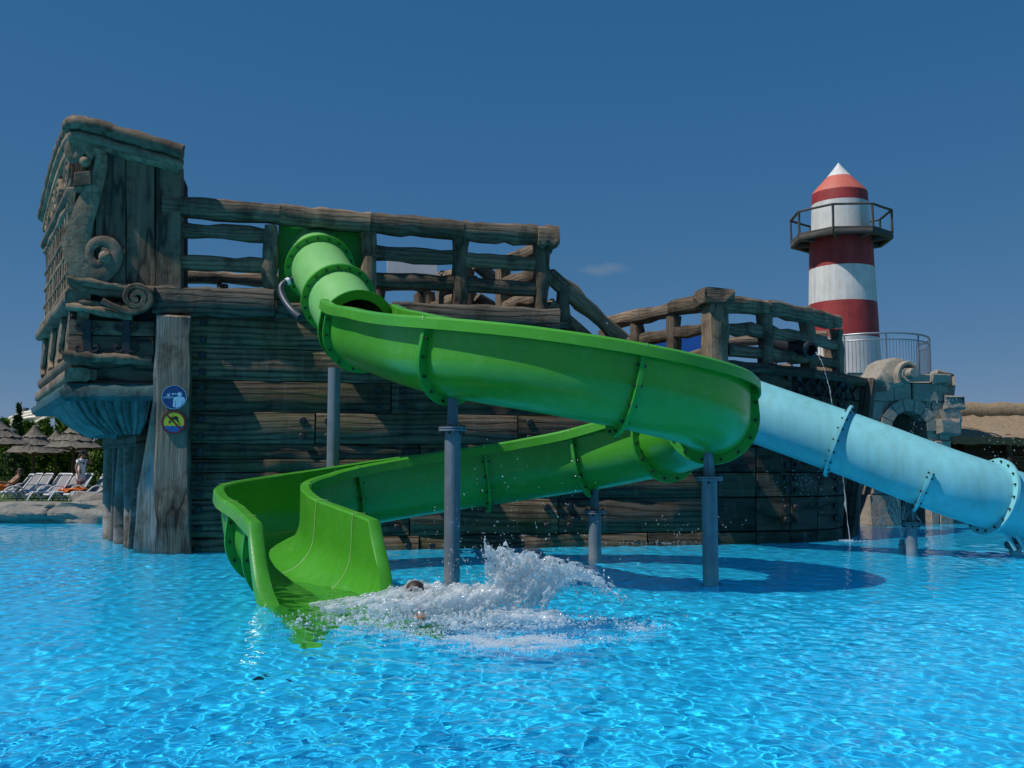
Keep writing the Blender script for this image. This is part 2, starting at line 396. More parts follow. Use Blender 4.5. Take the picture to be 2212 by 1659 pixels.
# ------------------------------------------------------------------ ground, pool basin, water
POOL = (-24.0, 24.0, -8.0, 27.7)
FLOOR_Z = -0.56; GZ = .42
def setting():
    x0, x1, y0, y1 = POOL; B = 3000
    V = [(-B, -B, GZ), (B, -B, GZ), (B, B, GZ), (-B, B, GZ), (x0, y0, GZ), (x1, y0, GZ), (x1, y1, GZ), (x0, y1, GZ)]
    F = [(0, 1, 5, 4), (1, 2, 6, 5), (2, 3, 7, 6), (3, 0, 4, 7)]
    tag(put('ground', mesh(V, F, M_grass, False)), 'green lawn around the pool', kind='structure')
    m, nt, b = new_mat('blue_pool_paint')
    v = coords(nt, rand=False, kind='Object'); n = noise(nt, v, .5, 4, .6)
    nt.links.new(ramp(nt, [(.35, (.012, .56, .92)), (.65, (.020, .63, .95))], n.outputs['Fac']), b.inputs['Base Color']); b.inputs['Roughness'].default_value = .9
    fl = tag(put('pool_floor', mesh([(x0, y0, FLOOR_Z), (x1, y0, FLOOR_Z), (x1, y1, FLOOR_Z), (x0, y1, FLOOR_Z)], [(0, 1, 2, 3)], m, False)), 'bright blue painted pool floor', kind='structure')
    fl.cycles.is_caustics_receiver = True
    a = [(x0, y0), (x1, y0), (x1, y1), (x0, y1)]
    V = [(x, y, z) for z in (FLOOR_Z - .02, GZ - .002) for x, y in a]
    F = [(i, 4 + i, 4 + (i + 1) % 4, (i + 1) % 4) for i in range(4)]
    tag(put('pool_wall', mesh(V, F, M_rock, False)), 'stone side wall of the pool basin', kind='structure')
    # water surface with real waves
    g = np.random.default_rng(5)
    NW = 90
    lam = np.exp(g.uniform(np.log(.065), np.log(.95), NW)); k = 2 * np.pi / lam
    th = g.normal(.35, .9, NW) + np.where(g.random(NW) < .5, 0, np.pi)
    amp = .0036 * lam * np.exp(-(lam / .62) ** 2) * (1 + .6 * np.exp(-(lam / .2) ** 2)); ph = g.uniform(0, 6.28, NW)
    rows, cols = 700, 720
    yy = np.exp(np.linspace(np.log(2.6), np.log(y1 + .3), rows))
    yy[-1] = y1 + .02
    u = np.linspace(-1, 1, cols)
    Y, U = np.meshgrid(yy, u, indexing='ij'); X = U * (Y * .60 + 3.8)
    dy = np.gradient(yy)[:, None]
    xx = X + .05 * np.sin(1.7 * Y + .6 * X); yv = Y + .06 * np.sin(2.1 * X - .4 * Y)
    Z = np.zeros_like(X)
    for i in range(NW):
        fd = np.clip((lam[i] / (3.0 * dy) - .6), 0, 1)
        Z += fd * amp[i] * np.sin(k[i] * (xx * np.cos(th[i]) + yv * np.sin(th[i])) + ph[i])
    patch = .75 + .35 * np.sin(.55 * X + .31 * Y + 1) * np.sin(.42 * Y - .2 * X)
    Z *= patch
    d = np.sqrt((X - .2) ** 2 + ((Y - 9.6) * 1.1) ** 2)
    Z += .02 * np.exp(-(d / 1.6) ** 2) * (np.sin(7 * d) + np.sin(9 * X + 3 * np.sin(5 * Y)) * np.sin(8 * Y + 2 * np.sin(4 * X)))
    Z += .006 * np.exp(-d / 2.2) * np.sin(d * 11)
    # sheet continued behind the camera and closed to the sides
    V = np.stack([X, Y, Z], -1).reshape(-1, 3)
    i = np.arange(rows * cols).reshape(rows, cols)
    F = np.stack([i[:-1, :-1], i[:-1, 1:], i[1:, 1:], i[1:, :-1]], -1).reshape(-1, 4).tolist()
    V = V.tolist(); nb = len(V)
    V += [(-5.36, -8, 0), (5.36, -8, 0)]
    F += [(nb, nb + 1, cols - 1, 0)] if False else []
    F.append(tuple([nb, nb + 1] + list(range(cols - 1, -1, -1))))
    m, nt, b = new_mat('pool_water')
    b.inputs['Base Color'].default_value = (.80, .97, 1, 1); b.inputs['Transmission Weight'].default_value = 1
    b.inputs['IOR'].default_value = 1.24; b.inputs['Roughness'].default_value = 0
    w = tag(put('water', mesh(V, F, m)), 'rippled bright blue pool water', kind='structure')
    w.cycles.is_caustics_caster = True
setting()

# ------------------------------------------------------------------ pirate ship
HA = 17.63 + .2 * 5.68
def onhull(x, y, off=0.0):
    """picture point on the ship's near side wall (off metres in front of it)"""
    u = (x - CX) / FPX; v = -(y - CY) / FPX
    d = Vector((u, math.cos(PITCH) - v * math.sin(PITCH), math.sin(PITCH) + v * math.cos(PITCH)))
    t = (HA - off) / (d.y - .2 * d.x)
    return Vector((0, 0, CAM_H)) + d * t
HDIR = Vector((1, .2, 0)).normalized(); HNOR = Vector((.2, -1, 0)).normalized()
CROSS = Vector((-.5, .866, 0)).normalized()          # across the ship, away from the viewer
def hully(X): return HA + .2 * X

BT = [Vector(p) for p in ((4, 19.57, 0), (5.2, 20.15, 0), (6.3, 21.0, 0), (7.3, 22.1, 0), (8.25, 23.3, 0))]
BB = [Vector(p) for p in ((4, 19.57, 0), (5.0, 19.80, 0), (5.9, 20.12, 0), (6.6, 20.6, 0), (7.0, 21.3, 0))]
def lerp_pts(pts, t):
    t = max(0, min(.9999, t)) * (len(pts) - 1); i = int(t); return pts[i].lerp(pts[i + 1], t - i)
def bow(t, z):
    f = max(0, z / 3.4) ** 1.3
    p = lerp_pts(BB, t).lerp(lerp_pts(BT, t), f); return Vector((p.x, p.y, z))

def prism(name, pts, nor, depth, mat, parent, grain=Vector((0, 0, 1)), jit=.012, bev=.02, step=.35, seed=None):
    """slab whose outer face is the polygon pts (world, roughly flat), depth behind it; edges waver"""
    _seed[0] += 1; r = random.Random(seed or _seed[0])
    pts = [Vector(p) for p in pts]; nor = nor.normalized()
    out = []
    for a, b in zip(pts, pts[1:] + pts[:1]):
        k = max(1, int((b - a).length / step))
        for i in range(k):
            q = a.lerp(b, i / k)
            if i: q = q + Vector((r.gauss(0, jit), r.gauss(0, jit), r.gauss(0, jit)))
            out.append(q)
    cen = sum(out, Vector()) / len(out)
    gx = (grain - nor * grain.dot(nor)).normalized(); gy = nor.cross(gx)
    M = Matrix((gx, gy, nor)).transposed().to_4x4(); M.translation = cen
    Mi = M.inverted()
    loc = [Mi @ q for q in out]; n = len(loc)
    def inset(q, b):
        l = math.hypot(q.x, q.y) or 1
        return (q.x * (1 - b / l), q.y * (1 - b / l))
    V = [(*inset(q, bev), q.z) for q in loc] + [(q.x, q.y, q.z - bev) for q in loc] + [(q.x, q.y, q.z - depth) for q in loc]
    F = [tuple(range(n))] + [(k * n + (i + 1) % n, k * n + i, (k + 1) * n + i, (k + 1) * n + (i + 1) % n) for k in (0, 1) for i in range(n)]
    F.append(tuple(reversed(range(2 * n, 3 * n))))
    bm = bmesh.new(); vs = [bm.verts.new(v) for v in V]
    for f in F: bm.faces.new([vs[i] for i in f])
    bmesh.ops.triangulate(bm, faces=[f for f in bm.faces if len(f.verts) > 4])
    return put(name, from_bm(bm, mat, 45), parent, M)

def ribbon(name, pts, nor, w, h, mat, parent, closed=False):
    """carved band swept along pts: w in the wall plane, h standing proud; w may be a list"""
    pts = [Vector(p) for p in pts]; nor = nor.normalized(); n = len(pts)
    o0 = pts[0].copy(); V, F = [], []
    for i, p in enumerate(pts):
        t = (pts[min(i + 1, n - 1)] - pts[max(i - 1, 0)]).normalized(); s = nor.cross(t).normalized()
        ww = w[i] if hasattr(w, '__len__') else w
        for a, b in ((-.5, -.4), (-.5, .6), (-.3, 1.0), (.3, 1.0), (.5, .6), (.5, -.4)):
            V.append(p - o0 + s * (a * ww) + nor * (b * h))
    for i in range(n - 1):
        for j in range(6): F.append((i * 6 + j, i * 6 + (j + 1) % 6, (i + 1) * 6 + (j + 1) % 6, (i + 1) * 6 + j))
    F.append(tuple(reversed(range(6)))); F.append(tuple(range((n - 1) * 6, n * 6)))
    bm = bmesh.new(); vs = [bm.verts.new(v) for v in V]
    for f in F: bm.faces.new([vs[i] for i in f])
    return put(name, from_bm(bm, mat, 50), parent, Matrix.Translation(o0))

def smooth_px(pts, ds=9):
    a, _ = catmull([(p[0], p[1], 0) for p in pts], ds); return [(q[0], q[1]) for q in a]

ship = empty('pirate_ship', (-1, 21, 0))
tag(ship, 'grey weathered carved timber pirate ship standing in the pool behind the green slide', 'pirate ship')

def build_hull():
    hull = empty('hull', (-1, 19, 0), ship)
    zs = [4.16, 3.57, 2.99, 2.42, 1.86, 1.58, 1.35, .86, .19, -.62]
    r = random.Random(3)
    bolt = box_mesh(.11, .08, .11, M_iron, .012)
    def boltat(p, nor):
        M = frame(p, p + HDIR); M.translation = p + nor * .03
        put('bolt', bolt, hull, M)
    planks = 0
    for k in range(len(zs) - 1):
        z1, z0 = zs[k], zs[k + 1]; zc = (z0 + z1) / 2; hh = z1 - z0 - .012
        x = -5.74; end = .84 if z1 > 3.45 else 4.0
        if k == 1: end = .84
        first = True
        while x < end - .05:
            L = r.uniform(2.1, 4.3)
            if end - (x + L) < 1.2: L = end - x
            x1 = min(end, x + L)
            th = .16 + r.uniform(-.02, .02)
            p0 = Vector((x + .012, hully(x + .012), zc)) - HNOR * (.10); p1 = Vector((x1 - .012, hully(x1 - .012), zc)) - HNOR * .10
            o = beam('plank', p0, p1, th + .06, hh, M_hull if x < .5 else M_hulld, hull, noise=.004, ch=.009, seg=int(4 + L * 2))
            for xx in ((x + .22), (x1 - .22)):
                if first and xx < x + 1 or r.random() < .8:
                    for dz in ((-.27, .27) if hh > .35 else (0,)):
                        boltat(Vector((xx, hully(xx), zc + dz * hh)), HNOR)
            first = False; x = x1
    # bow planks follow the flared curve
    zb = [3.36, 2.99, 2.42, 1.86, 1.35, .86, .19, -.62]
    for k in range(len(zb) - 1):
        z1, z0 = zb[k], zb[k + 1]; zc = (z0 + z1) / 2; hh = z1 - z0 + .03
        cuts = [0, .2, .4, .6, .8, 1.0]
        for a, b in zip(cuts, cuts[1:]):
            pts = []
            for z in (z0 + .01, z1 - .01):
                pts.append([bow(a + .002, z), bow(b - .002, z)])
            (A0, A1), (B0, B1) = pts
            nor = (A1 - A0).cross(B0 - A0).normalized()
            if nor.y > 0: nor = -nor
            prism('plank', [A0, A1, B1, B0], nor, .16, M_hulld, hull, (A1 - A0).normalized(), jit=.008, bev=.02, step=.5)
            if b in (.4, .8):
                q = bow(b - .03, zc)
                boltat(q + Vector((0, 0, .12)), nor); boltat(q - Vector((0, 0, .12)), nor)
                q = bow(b + .03, zc); boltat(q + Vector((0, 0, .12)), nor); boltat(q - Vector((0, 0, .12)), nor)
    # solid core behind the planks (also the two decks)
    def loft(name, lo, hi, z0, z1, mat):
        n = len(lo); V = [(p[0], p[1], z0) for p in lo] + [(p[0], p[1], z1) for p in hi]
        F = [(i, (i + 1) % n, n + (i + 1) % n, n + i) for i in range(n)] + [tuple(reversed(range(n))), tuple(range(n, 2 * n))]
        bm = bmesh.new(); vs = [bm.verts.new(v) for v in V]
        for f in F: bm.faces.new([vs[i] for i in f])
        return put(name, from_bm(bm, mat), hull)
    a = Vector((-6.2, hully(-6.2) + .14)); b = Vector((.80, hully(.80) + .14))
    cr = Vector((CROSS.x, CROSS.y))
    loft('stern_core', [a, b, b + cr * 5.2, a + cr * 5.2 + Vector((.3, 0))], [a, b, b + cr * 5.2, a + cr * 5.2 + Vector((.3, 0))], -.6, 4.30, M_dark)
    lo = [Vector((.7, hully(.7) + .15))] + [Vector((p.x - .06, p.y + .16)) for p in BB]; hi = [lo[0]] + [Vector((p.x - .08, p.y + .16)) for p in BT]
    far = [Vector((6.2, 25.6)), Vector((4.0, 26.2)), Vector((-1.4, 24.0))]
    loft('fore_core', lo + far, hi + far, -.62, 3.24, M_dark)
    # stem post rising to the scroll
    beam('stem_post', Vector((7.0, 21.4, -.6)), Vector((8.35, 23.35, 3.5)), .35, .4, M_hulld, hull, up=Vector((1, -.6, 0)), noise=.02)
    # thick cap timbers along the top of the wall
    def cap(x0, y0, x1, y1, hgt, off=.14, dep=.5):
        p0 = onhull(x0, y0, off - dep / 2); p1 = onhull(x1, y1, off - dep / 2)
        beam('cap_timber', p0, p1, dep, hgt, M_beam, hull, noise=.02, ch=.05, seg=9)
    cap(334, 651, 594, 660, .50); cap(846, 680, 1201, 697, .46)
    cap(596, 668, 846, 676, .30, .08, .3)
    g = [Vector((4.05, hully(4.05) + .05, 3.46))] + [bow(t, 3.4) + Vector((0, .05, .04)) for t in (.25, .5, .75, .98)]
    for p0, p1 in zip(g, g[1:]): beam('cap_timber', p0, p1, .34, .2, M_hulld, hull, noise=.012, ch=.04)
    beam('cap_timber', Vector((.9, hully(.9) + .05, 3.46)), g[0], .34, .2, M_hulld, hull, noise=.012, ch=.04)
    # black bars for lattice grooves below the bow rail, groove shade put into colour
    for i in range(6):
        t0 = .42 + .085 * i
        for s in (0, 1):
            A = bow(t0 + .085 * s, 2.95) + HNOR * .02; B = bow(t0 + .085 * (1 - s), 3.33) + HNOR * .02
            nn = Vector((.55, -.8, .1)).normalized()
            beam('lattice_groove_bar', A + nn * .02, B + nn * .02, .05, .035, M_dark, hull, up=nn, noise=.002, ch=.008, seg=2)
build_hull()

def railing(name, label=None):
    return empty(name, (0, 20, 4), ship)

def build_near_rail():
    ra = railing('deck_railing')
    J = .0
    # top rail in four lengths
    xs = [(352, 444), (606, 465), (800, 482), (1000, 499), (1166, 510)]
    for (x0, y0), (x1, y1) in zip(xs, xs[1:]):
        beam('top_rail', onhull(x0, y0, -.05), onhull(x1 - 1, y1, -.05), .36, .34, M_rail, ra, noise=.013, ch=.05, seg=9)
    beam('rail_end_block', onhull(1158, 512, .02), onhull(1203, 515, .02), .42, .40, M_rail, ra, noise=.03, ch=.07, seg=4)
    posts = [(370, 622, 462), (585, 645, 488), (795, 668, 500), (992, 664, 515), (1168, 680, 524)]
    for i, (x, yb, yt) in enumerate(posts):
        w = .28 if i else .36
        beam('post', onhull(x, yb, -.1), onhull(x + 1, yt, -.1), w, w * .95, M_rail, ra, up=HNOR, noise=.018, ch=.04, seg=6)
    sp = [(0, (496, 508), (567, 574), 388, 570), (2, (547, 557), (605, 612), 808, 978), (3, (562, 572), (614, 626), 1004, 1154)]
    for k, m_, l_, xa, xb in sp:
        for (ya, yb) in (m_, l_):
            beam('rail', onhull(xa, ya, -.1), onhull(xb, yb, -.1), .2, .27, M_rail, ra, noise=.013, ch=.04, seg=6)
    # pale end grain of the first post leans out to the stern
    return ra
build_near_rail()

def rail_run(parent, a, b, ztop, zbase, nposts, w=.22, skip_first=False, rails=(.5, .2), bend=0, tw=.30):
    """timber railing from a to b (plan points): posts, a heavy top rail and lower rails between the posts"""
    a, b = Vector((*a, 0)), Vector((*b, 0)); H = ztop - zbase
    pts = [a.lerp(b, i / (nposts - 1)) for i in range(nposts)]
    for i, p in enumerate(pts):
        if i == 0 and skip_first: continue
        beam('post', p + Vector((0, 0, zbase)), p + Vector((0, 0, ztop - .15)), w, w, M_rail, parent, up=(b - a).normalized(), noise=.015, ch=.03, seg=5)
    for i in range(nposts - 1):
        p, q = pts[i], pts[i + 1]; d = (q - p).normalized() * (w / 2)
        beam('top_rail', p + Vector((0, 0, ztop)) + (-d * .2), q + Vector((0, 0, ztop)) - d * .2, tw, tw * .95, M_rail, parent, noise=.02, ch=.06)
        for f in rails:
            beam('rail', p + d + Vector((0, 0, zbase + H * f)), q - d + Vector((0, 0, zbase + H * f)), w * .75, .24, M_rail, parent, noise=.02, ch=.04)

def build_other_rails():
    # far side of the stern deck
    ra = railing('far_deck_railing')
    a = Vector((-5.2, hully(-5.2))) + Vector((CROSS.x, CROSS.y)) * 5.1; b = Vector((.6, hully(.6))) + Vector((CROSS.x, CROSS.y)) * 5.1
    rail_run(ra, a, b, 5.75, 4.3, 6, .26, rails=(.42,))
    # cross railings at the head of the stairs
    rb = railing('stair_head_railing')
    e = Vector((.78, hully(.78)))
    c = Vector((CROSS.x, CROSS.y))
    rail_run(rb, e + c * .25, e + c * 1.95, 5.72, 4.3, 2, .26, skip_first=True, rails=(.68, .34))
    rail_run(rb, (-.95, 21.6), (-2.2, 23.8), 5.80, 4.3, 3, .30, rails=(.62, .28))
    # stairs down to the fore deck with their sloping rails
    st = railing('staircase')
    def sl(p, q, w=.22, h=.3): beam('stair_rail', p, q, w, h, M_rail, st, noise=.022, ch=.05)
    sl(P(1186, 592, 19.4), P(1343, 735, 20.4)); sl(P(1186, 655, 19.4), P(1330, 790, 20.4), .18, .24)
    sl(P(1030, 570, 21.4), P(1200, 720, 22.3)); sl(P(1030, 640, 21.4), P(1180, 760, 22.3), .18, .24)
    for x, y0, y1, Y in ((1216, 735, 625, 19.6), (1320, 800, 722, 20.3), (1120, 700, 650, 21.9)):
        beam('post', P(x, y0, Y), P(x, y1, Y), .24, .24, M_rail, st, up=HNOR, noise=.015, ch=.03)
    for i in range(6):
        z = 4.2 - .17 * i; X = .95 + .30 * i
        beam('step', Vector((X, hully(X) + .25, z)), Vector((X, hully(X) + .25, z)) + CROSS * 1.9, .32, .14, M_beam, st, noise=.01)
    # fore deck: heavy corner post, lit rail across, rail round the bow, far rail
    rc = railing('fore_deck_railing')
    cp = Vector((4.02, hully(4.02) + .05))
    beam('corner_post', Vector((*cp, 3.4)), Vector((*cp, 4.72)), .44, .44, M_rail, rc, up=Vector((.25, -.97, 0)), noise=.02, ch=.05)
    M = Matrix.Translation((cp.x, cp.y, 4.82)) @ Matrix.Rotation(R(12), 4, 'Z')
    bm = bmesh.new(); bmesh.ops.create_cube(bm, size=1); bmesh.ops.scale(bm, vec=(.62, .62, .30), verts=bm.verts)
    bmesh.ops.subdivide_edges(bm, edges=bm.edges[:], cuts=2)
    r = random.Random(4)
    for v in bm.verts:
        v.co += Vector((r.gauss(0, .02), r.gauss(0, .02), r.gauss(0, .015)))
        if v.co.z > .1: v.co.x *= .9; v.co.y *= .9
    put('post_cap', from_bm(bm, M_rail), rc, M)
    e = cp + c * 3.75
    rail_run(rc, cp, e, 4.76, 3.3, 4, .24, skip_first=True, rails=(.64, .28), tw=.32)
    g = [cp, Vector((5.2, 20.28)), Vector((6.35, 21.25)), Vector((7.35, 22.35))]
    g[0] = cp + Vector((.12, .05))
    for i in range(3):
        rail_run(rc, g[i], g[i + 1], 4.72, 3.4, 2, .26, skip_first=True, rails=(.62, .28), tw=.32)
    rd = railing('far_fore_deck_railing')
    rail_run(rd, (2.2, 25.6), (5.4, 25.9), 4.75, 3.2, 4, .24, rails=(.45,))
    rail_run(rd, (5.4, 25.9), (8.0, 25.0), 4.75, 3.2, 3, .24, skip_first=True, rails=(.45,))
build_other_rails()

def build_stern():
    g = empty('stern_gallery', (-7, 18, 3), ship)
    up = Vector((0, 0, 1))
    def pp(pts, off): return [onhull(x, y, off) for x, y in pts]
    # upright boards of the stern castle side
    edges = [150, 205, 272, 335, 391]
    def top(x): return 285 + (x - 165) / 223 * 66
    for i, (a, b) in enumerate(zip(edges, edges[1:])):
        a_, b_ = a + 1, b - 1
        prism('board', pp([(a_, 622), (b_, 628), (b_, top(b_)), (a_, top(a_))], .10 + .02 * (i % 2)), HNOR, .45, M_stern, g, up, jit=.006, bev=.015)
    # double cornice sloping down to the deck
    for (x0, y0, x1, y1, h, off) in ((156, 266, 393, 333, .20, .32), (158, 288, 391, 352, .14, .20), (156, 306, 390, 369, .13, .27)):
        beam('cornice', onhull(x0, y0, off - .22), onhull(x1, y1, off - .22), .44, h, M_carve, g, noise=.008, ch=.04, seg=8)
    # great S scroll
    z1 = lambda p: ((p[0] / 4.148 + 60) / 1.0339, (p[1] / 4.148 + 250) / 1.0339)
    S = [(560, 420), (585, 400), (560, 330), (500, 350), (470, 420), (420, 430), (400, 330), (470, 270), (600, 280), (680, 380), (690, 480), (650, 640), (580, 820), (510, 980), (470, 1120), (460, 1260), (490, 1400), (580, 1510), (690, 1510), (790, 1430), (830, 1310), (780, 1220), (680, 1200), (590, 1250), (580, 1350), (650, 1420), (730, 1380), (740, 1310), (690, 1290)]
    px = smooth_px([z1(p) for p in S], 4)
    n = len(px); ws = [.17 + .30 * math.exp(-((i / n - .52) / .17) ** 2) for i in range(n)]
    ribbon('scroll', [onhull(x, y, .175) for x, y in px], HNOR, ws, .055, M_carve, g)
    for (x, y, rr) in ((184, 350, .10), (228, 556, .12)):
        bm = bmesh.new(); bmesh.ops.create_icosphere(bm, subdivisions=2, radius=rr)
        put('scroll_eye', from_bm(bm, M_carve, 180), g, Matrix.Translation(onhull(x, y, .2)))
    prism('scroll_block', pp([(160, 372), (196, 368), (198, 398), (158, 402)], .28), HNOR, .3, M_carve, g, HDIR)
    prism('corner_stile', pp([(146, 405), (164, 402), (160, 600), (144, 606)], .22), HNOR, .3, M_carve, g, up)
    prism('gallery_core', pp([(150, 300), (388, 365), (388, 640), (338, 640), (336, 792), (150, 786)], .0), HNOR, 1.2, M_dark, g, up, jit=0, bev=.01)
    # ledges and the small volute below
    for (x0, y0, x1, y1, h, off) in ((152, 607, 336, 633, .16, .24), (154, 628, 300, 640, .14, .16), (150, 664, 290, 688, .13, .24), (150, 655, 300, 672, .12, .17)):
        beam('ledge', onhull(x0, y0, off - .25), onhull(x1, y1, off - .25), .5, h, M_carve, g, noise=.012, ch=.05, seg=8)
    z2 = lambda p: ((p[0] / 4.148 + 60) / 1.0339, (p[1] / 4.148 + 600) / 1.0339)
    V2 = [(700, 300), (820, 360), (950, 400), (1070, 380), (1150, 300), (1120, 210), (1030, 165), (940, 200), (925, 290), (990, 350), (1070, 330), (1090, 260), (1040, 220), (985, 250), (1000, 300), (1035, 290)]
    ribbon('small_scroll', [onhull(x, y, .26) for x, y in smooth_px([z2(p) for p in V2], 3)], HNOR, .11, .07, M_carve, g)
    # panel with two iron straps
    for (ya, yb) in ((690, 722), (724, 768)):
        prism('panel_board', pp([(146, ya), (334, ya + 4), (334, yb + 4), (146, yb)], .12), HNOR, .5, M_stern, g, HDIR, jit=.006)
    for x in (188, 272):
        prism('iron_strap', pp([(x - 9, 690), (x + 9, 691), (x + 9, 770), (x - 9, 769)], .17), HNOR, .04, M_iron, g, up, jit=.003, bev=.006)
        for y in (706, 752):
            for s in (-1, 1):
                cv = [(x + s * 6, y + 6), (x + s * 16, y + 8), (x + s * 24, y + 2), (x + s * 21, y - 5), (x + s * 16, y - 2)]
                ribbon('iron_curl', [onhull(a, b, .16) for a, b in smooth_px(cv, 2.5)], HNOR, .045, .03, M_iron, g)
    beam('ledge', onhull(146, 772, -.10), onhull(334, 780, -.10), .6, .17, M_carve, g, noise=.015, ch=.06, seg=8)
    # undercut belly, teal moulding and fluted corbel: lofted round the stern corner
    C0 = onhull(148, 700, .1)
    def ring(xa, xb, y, off, back):
        A = onhull(xb, y, off); B = onhull(xa, y, off); return [A, B, B + CROSS * back, A + CROSS * back]
    def shell(name, rings, mat, sub=1):
        o0 = rings[0][0].copy(); V, F = [], []
        for r_ in rings:
            for i in range(3):
                for k in range(sub): V.append(r_[i].lerp(r_[i + 1], k / sub) - o0)
            V.append(r_[3] - o0)
        m_ = 3 * sub + 1
        for i in range(len(rings) - 1):
            for j in range(m_ - 1): F.append((i * m_ + j, i * m_ + j + 1, (i + 1) * m_ + j + 1, (i + 1) * m_ + j))
        bm = bmesh.new(); vs = [bm.verts.new(v) for v in V]
        for f in F: bm.faces.new([vs[i] for i in f])
        bm.normal_update(); bmesh.ops.solidify(bm, geom=bm.faces[:], thickness=.03)
        return put(name, from_bm(bm, mat, 40), g, Matrix.Translation(o0))
    shell('belly', [ring(150, 334, 785, .12, 5.6), ring(160, 334, 800, -.05, 5.4), ring(166, 334, 820, -.12, 5.3), ring(158, 334, 836, .02, 5.4)], M_stern)
    shell('moulding', [ring(150, 334, 832, .14, 5.6), ring(128, 332, 842, .20, 5.9), ring(130, 331, 856, .20, 5.8), ring(140, 328, 866, .10, 5.6)], M_teal)
    rr = []
    prof = [(146, 326, 860, .06, 3.0), (156, 322, 880, .04, 2.9), (170, 318, 898, -.02, 2.7), (190, 314, 915, -.12, 2.5), (210, 308, 928, -.26, 2.3), (226, 303, 938, -.42, 2.2)]
    q_ = ring(138, 330, 866, .10, 5.6)
    prism('gallery_floor', [q_[0], q_[1], q_[2], q_[3]], Vector((0, 0, -1)), .3, M_teal, g, HDIR, jit=0, bev=.01)
    shell('corbel', [ring(*q) for q in prof], M_teal)
    for k in range(9):      # flutes down the corbel
        f = (k + .5) / 9
        path = [onhull(xa + (xb - xa) * f, y, off + .015) for xa, xb, y, off, _ in prof]
        ribbon('flute', path, HNOR, [.085, .08, .07, .06, .05, .045], .03, M_teal, g)
    # lower stern wall running back under the overhang
    A = Vector((-6.55, 17.95, -.62)); L = 4.0
    wn_ = Vector((-.866, -.5, 0))
    prism('stern_wall', [A, A + CROSS * L, A + CROSS * L + up * 2.95, A + up * 2.95], wn_, .5, M_rootw, g, up, jit=.01)
    for s, wv in ((.55, .16), (1.35, .2), (2.2, .2), (3.0, .22), (3.85, .3)):
        path = [A + CROSS * (s + .22 * math.sin(3.3 * t + s * 3)) + up * (t * 2.75) + wn_ * .04 for t in np.linspace(0, 1, 10)]
        ribbon('carved_rib', path, wn_, [wv * (1.15 - .35 * t + .3 * math.exp(-((t - .1) / .1) ** 2)) for t in np.linspace(0, 1, 10)], .14, M_rootw, g)
    beam('cross_timber', A + up * 2.62 + wn_ * .08, A + CROSS * L + up * 2.62 + wn_ * .08, .3, .32, M_stern, g)
    # corner pillar with a spreading root
    prism('pillar', pp([(332, 1230), (407, 1236), (411, 682), (337, 678)], .30), HNOR, .85, M_pillar, g, up, jit=.014, bev=.035)
    prism('pillar_root', pp([(284, 1226), (340, 1230), (342, 852), (336, 700), (331, 858), (312, 960), (296, 1060)], .24), (HNOR + Vector((-.5, 0, 0))), .75, M_rootpale, g, up, jit=.014, bev=.03)
    # transom: carved face turned to the left
    T0 = onhull(166, 700, .06); T0.z = 0; LT = 5.7
    def tp(s, z, o=0): return T0 + CROSS * s + up * z + wn_ * o
    prism('transom', [tp(0, 2.95), tp(LT, 2.95), tp(LT, 7.05)] + [tp(LT * f, 7.05 + .30 * math.sin(math.pi * f) + .33 * (1 - f)) for f in (.8, .6, .4, .2)] + [tp(0, 7.38)], wn_, .35, M_carve, g, up, jit=.008)
    for z, h, o in ((4.62, .16, .06), (4.38, .22, .14), (6.28, .13, .06), (6.44, .18, .12), (3.30, .20, .05), (3.02, .24, .10)):
        beam('transom_moulding', tp(-.12, z, o - .12), tp(LT, z, o - .12), .4, h, M_carve, g, noise=.007, ch=.05, seg=8)
    for dz, o in ((.0, .10), (-.20, .04)):
        path = [tp(LT * f, 7.40 + dz + .30 * math.sin(math.pi * f) - .35 * f, o) for f in np.linspace(0, 1, 14)]
        ribbon('crest_moulding', path, wn_, .2, .14, M_carve, g)
    for i in range(12):
        s = .55 + i * .41
        beam('window_bar', tp(s, 4.70, .06), tp(s, 6.22, .06), .11, .09, M_carve, g, up=wn_, noise=.004, ch=.012, seg=3)
    for z in (4.98, 5.36, 5.74):
        beam('window_bar', tp(.5, z, .09), tp(5.4, z, .09), .06, .08, M_carve, g, noise=.004, ch=.012)
    prism('window_shade_sheet', [tp(.45, 4.68, .004), tp(5.5, 4.68, .004), tp(5.5, 6.22, .004), tp(.45, 6.22, .004)], wn_, .03, M_dark, g)  # flat black sheet: shade behind the window bars put into its colour
    for sg, s0 in ((1, .9), (-1, 3.3), (1, 3.4), (-1, 5.3)):
        sp = []
        for k in range(34):
            t = k / 33; a = t * 4.2 * math.pi; r_ = .48 * (1 - t) + .06
            sp.append(tp(s0 + sg * (r_ * math.cos(a) + .35), 6.88 + r_ * .62 * math.sin(a), .04))
        ribbon('crest_scroll', sp, wn_, .11, .12, M_carve, g)
    for s in (.4, 1.9, 3.6, 5.3):
        sp = [tp(s + .22 * math.sin(6 * t), 3.45 + t * .85, .05) for t in np.linspace(0, 1, 14)]
        ribbon('carved_bracket', sp, wn_, [.10 + .16 * math.sin(math.pi * t) for t in np.linspace(0, 1, 14)], .06, M_carve, g)
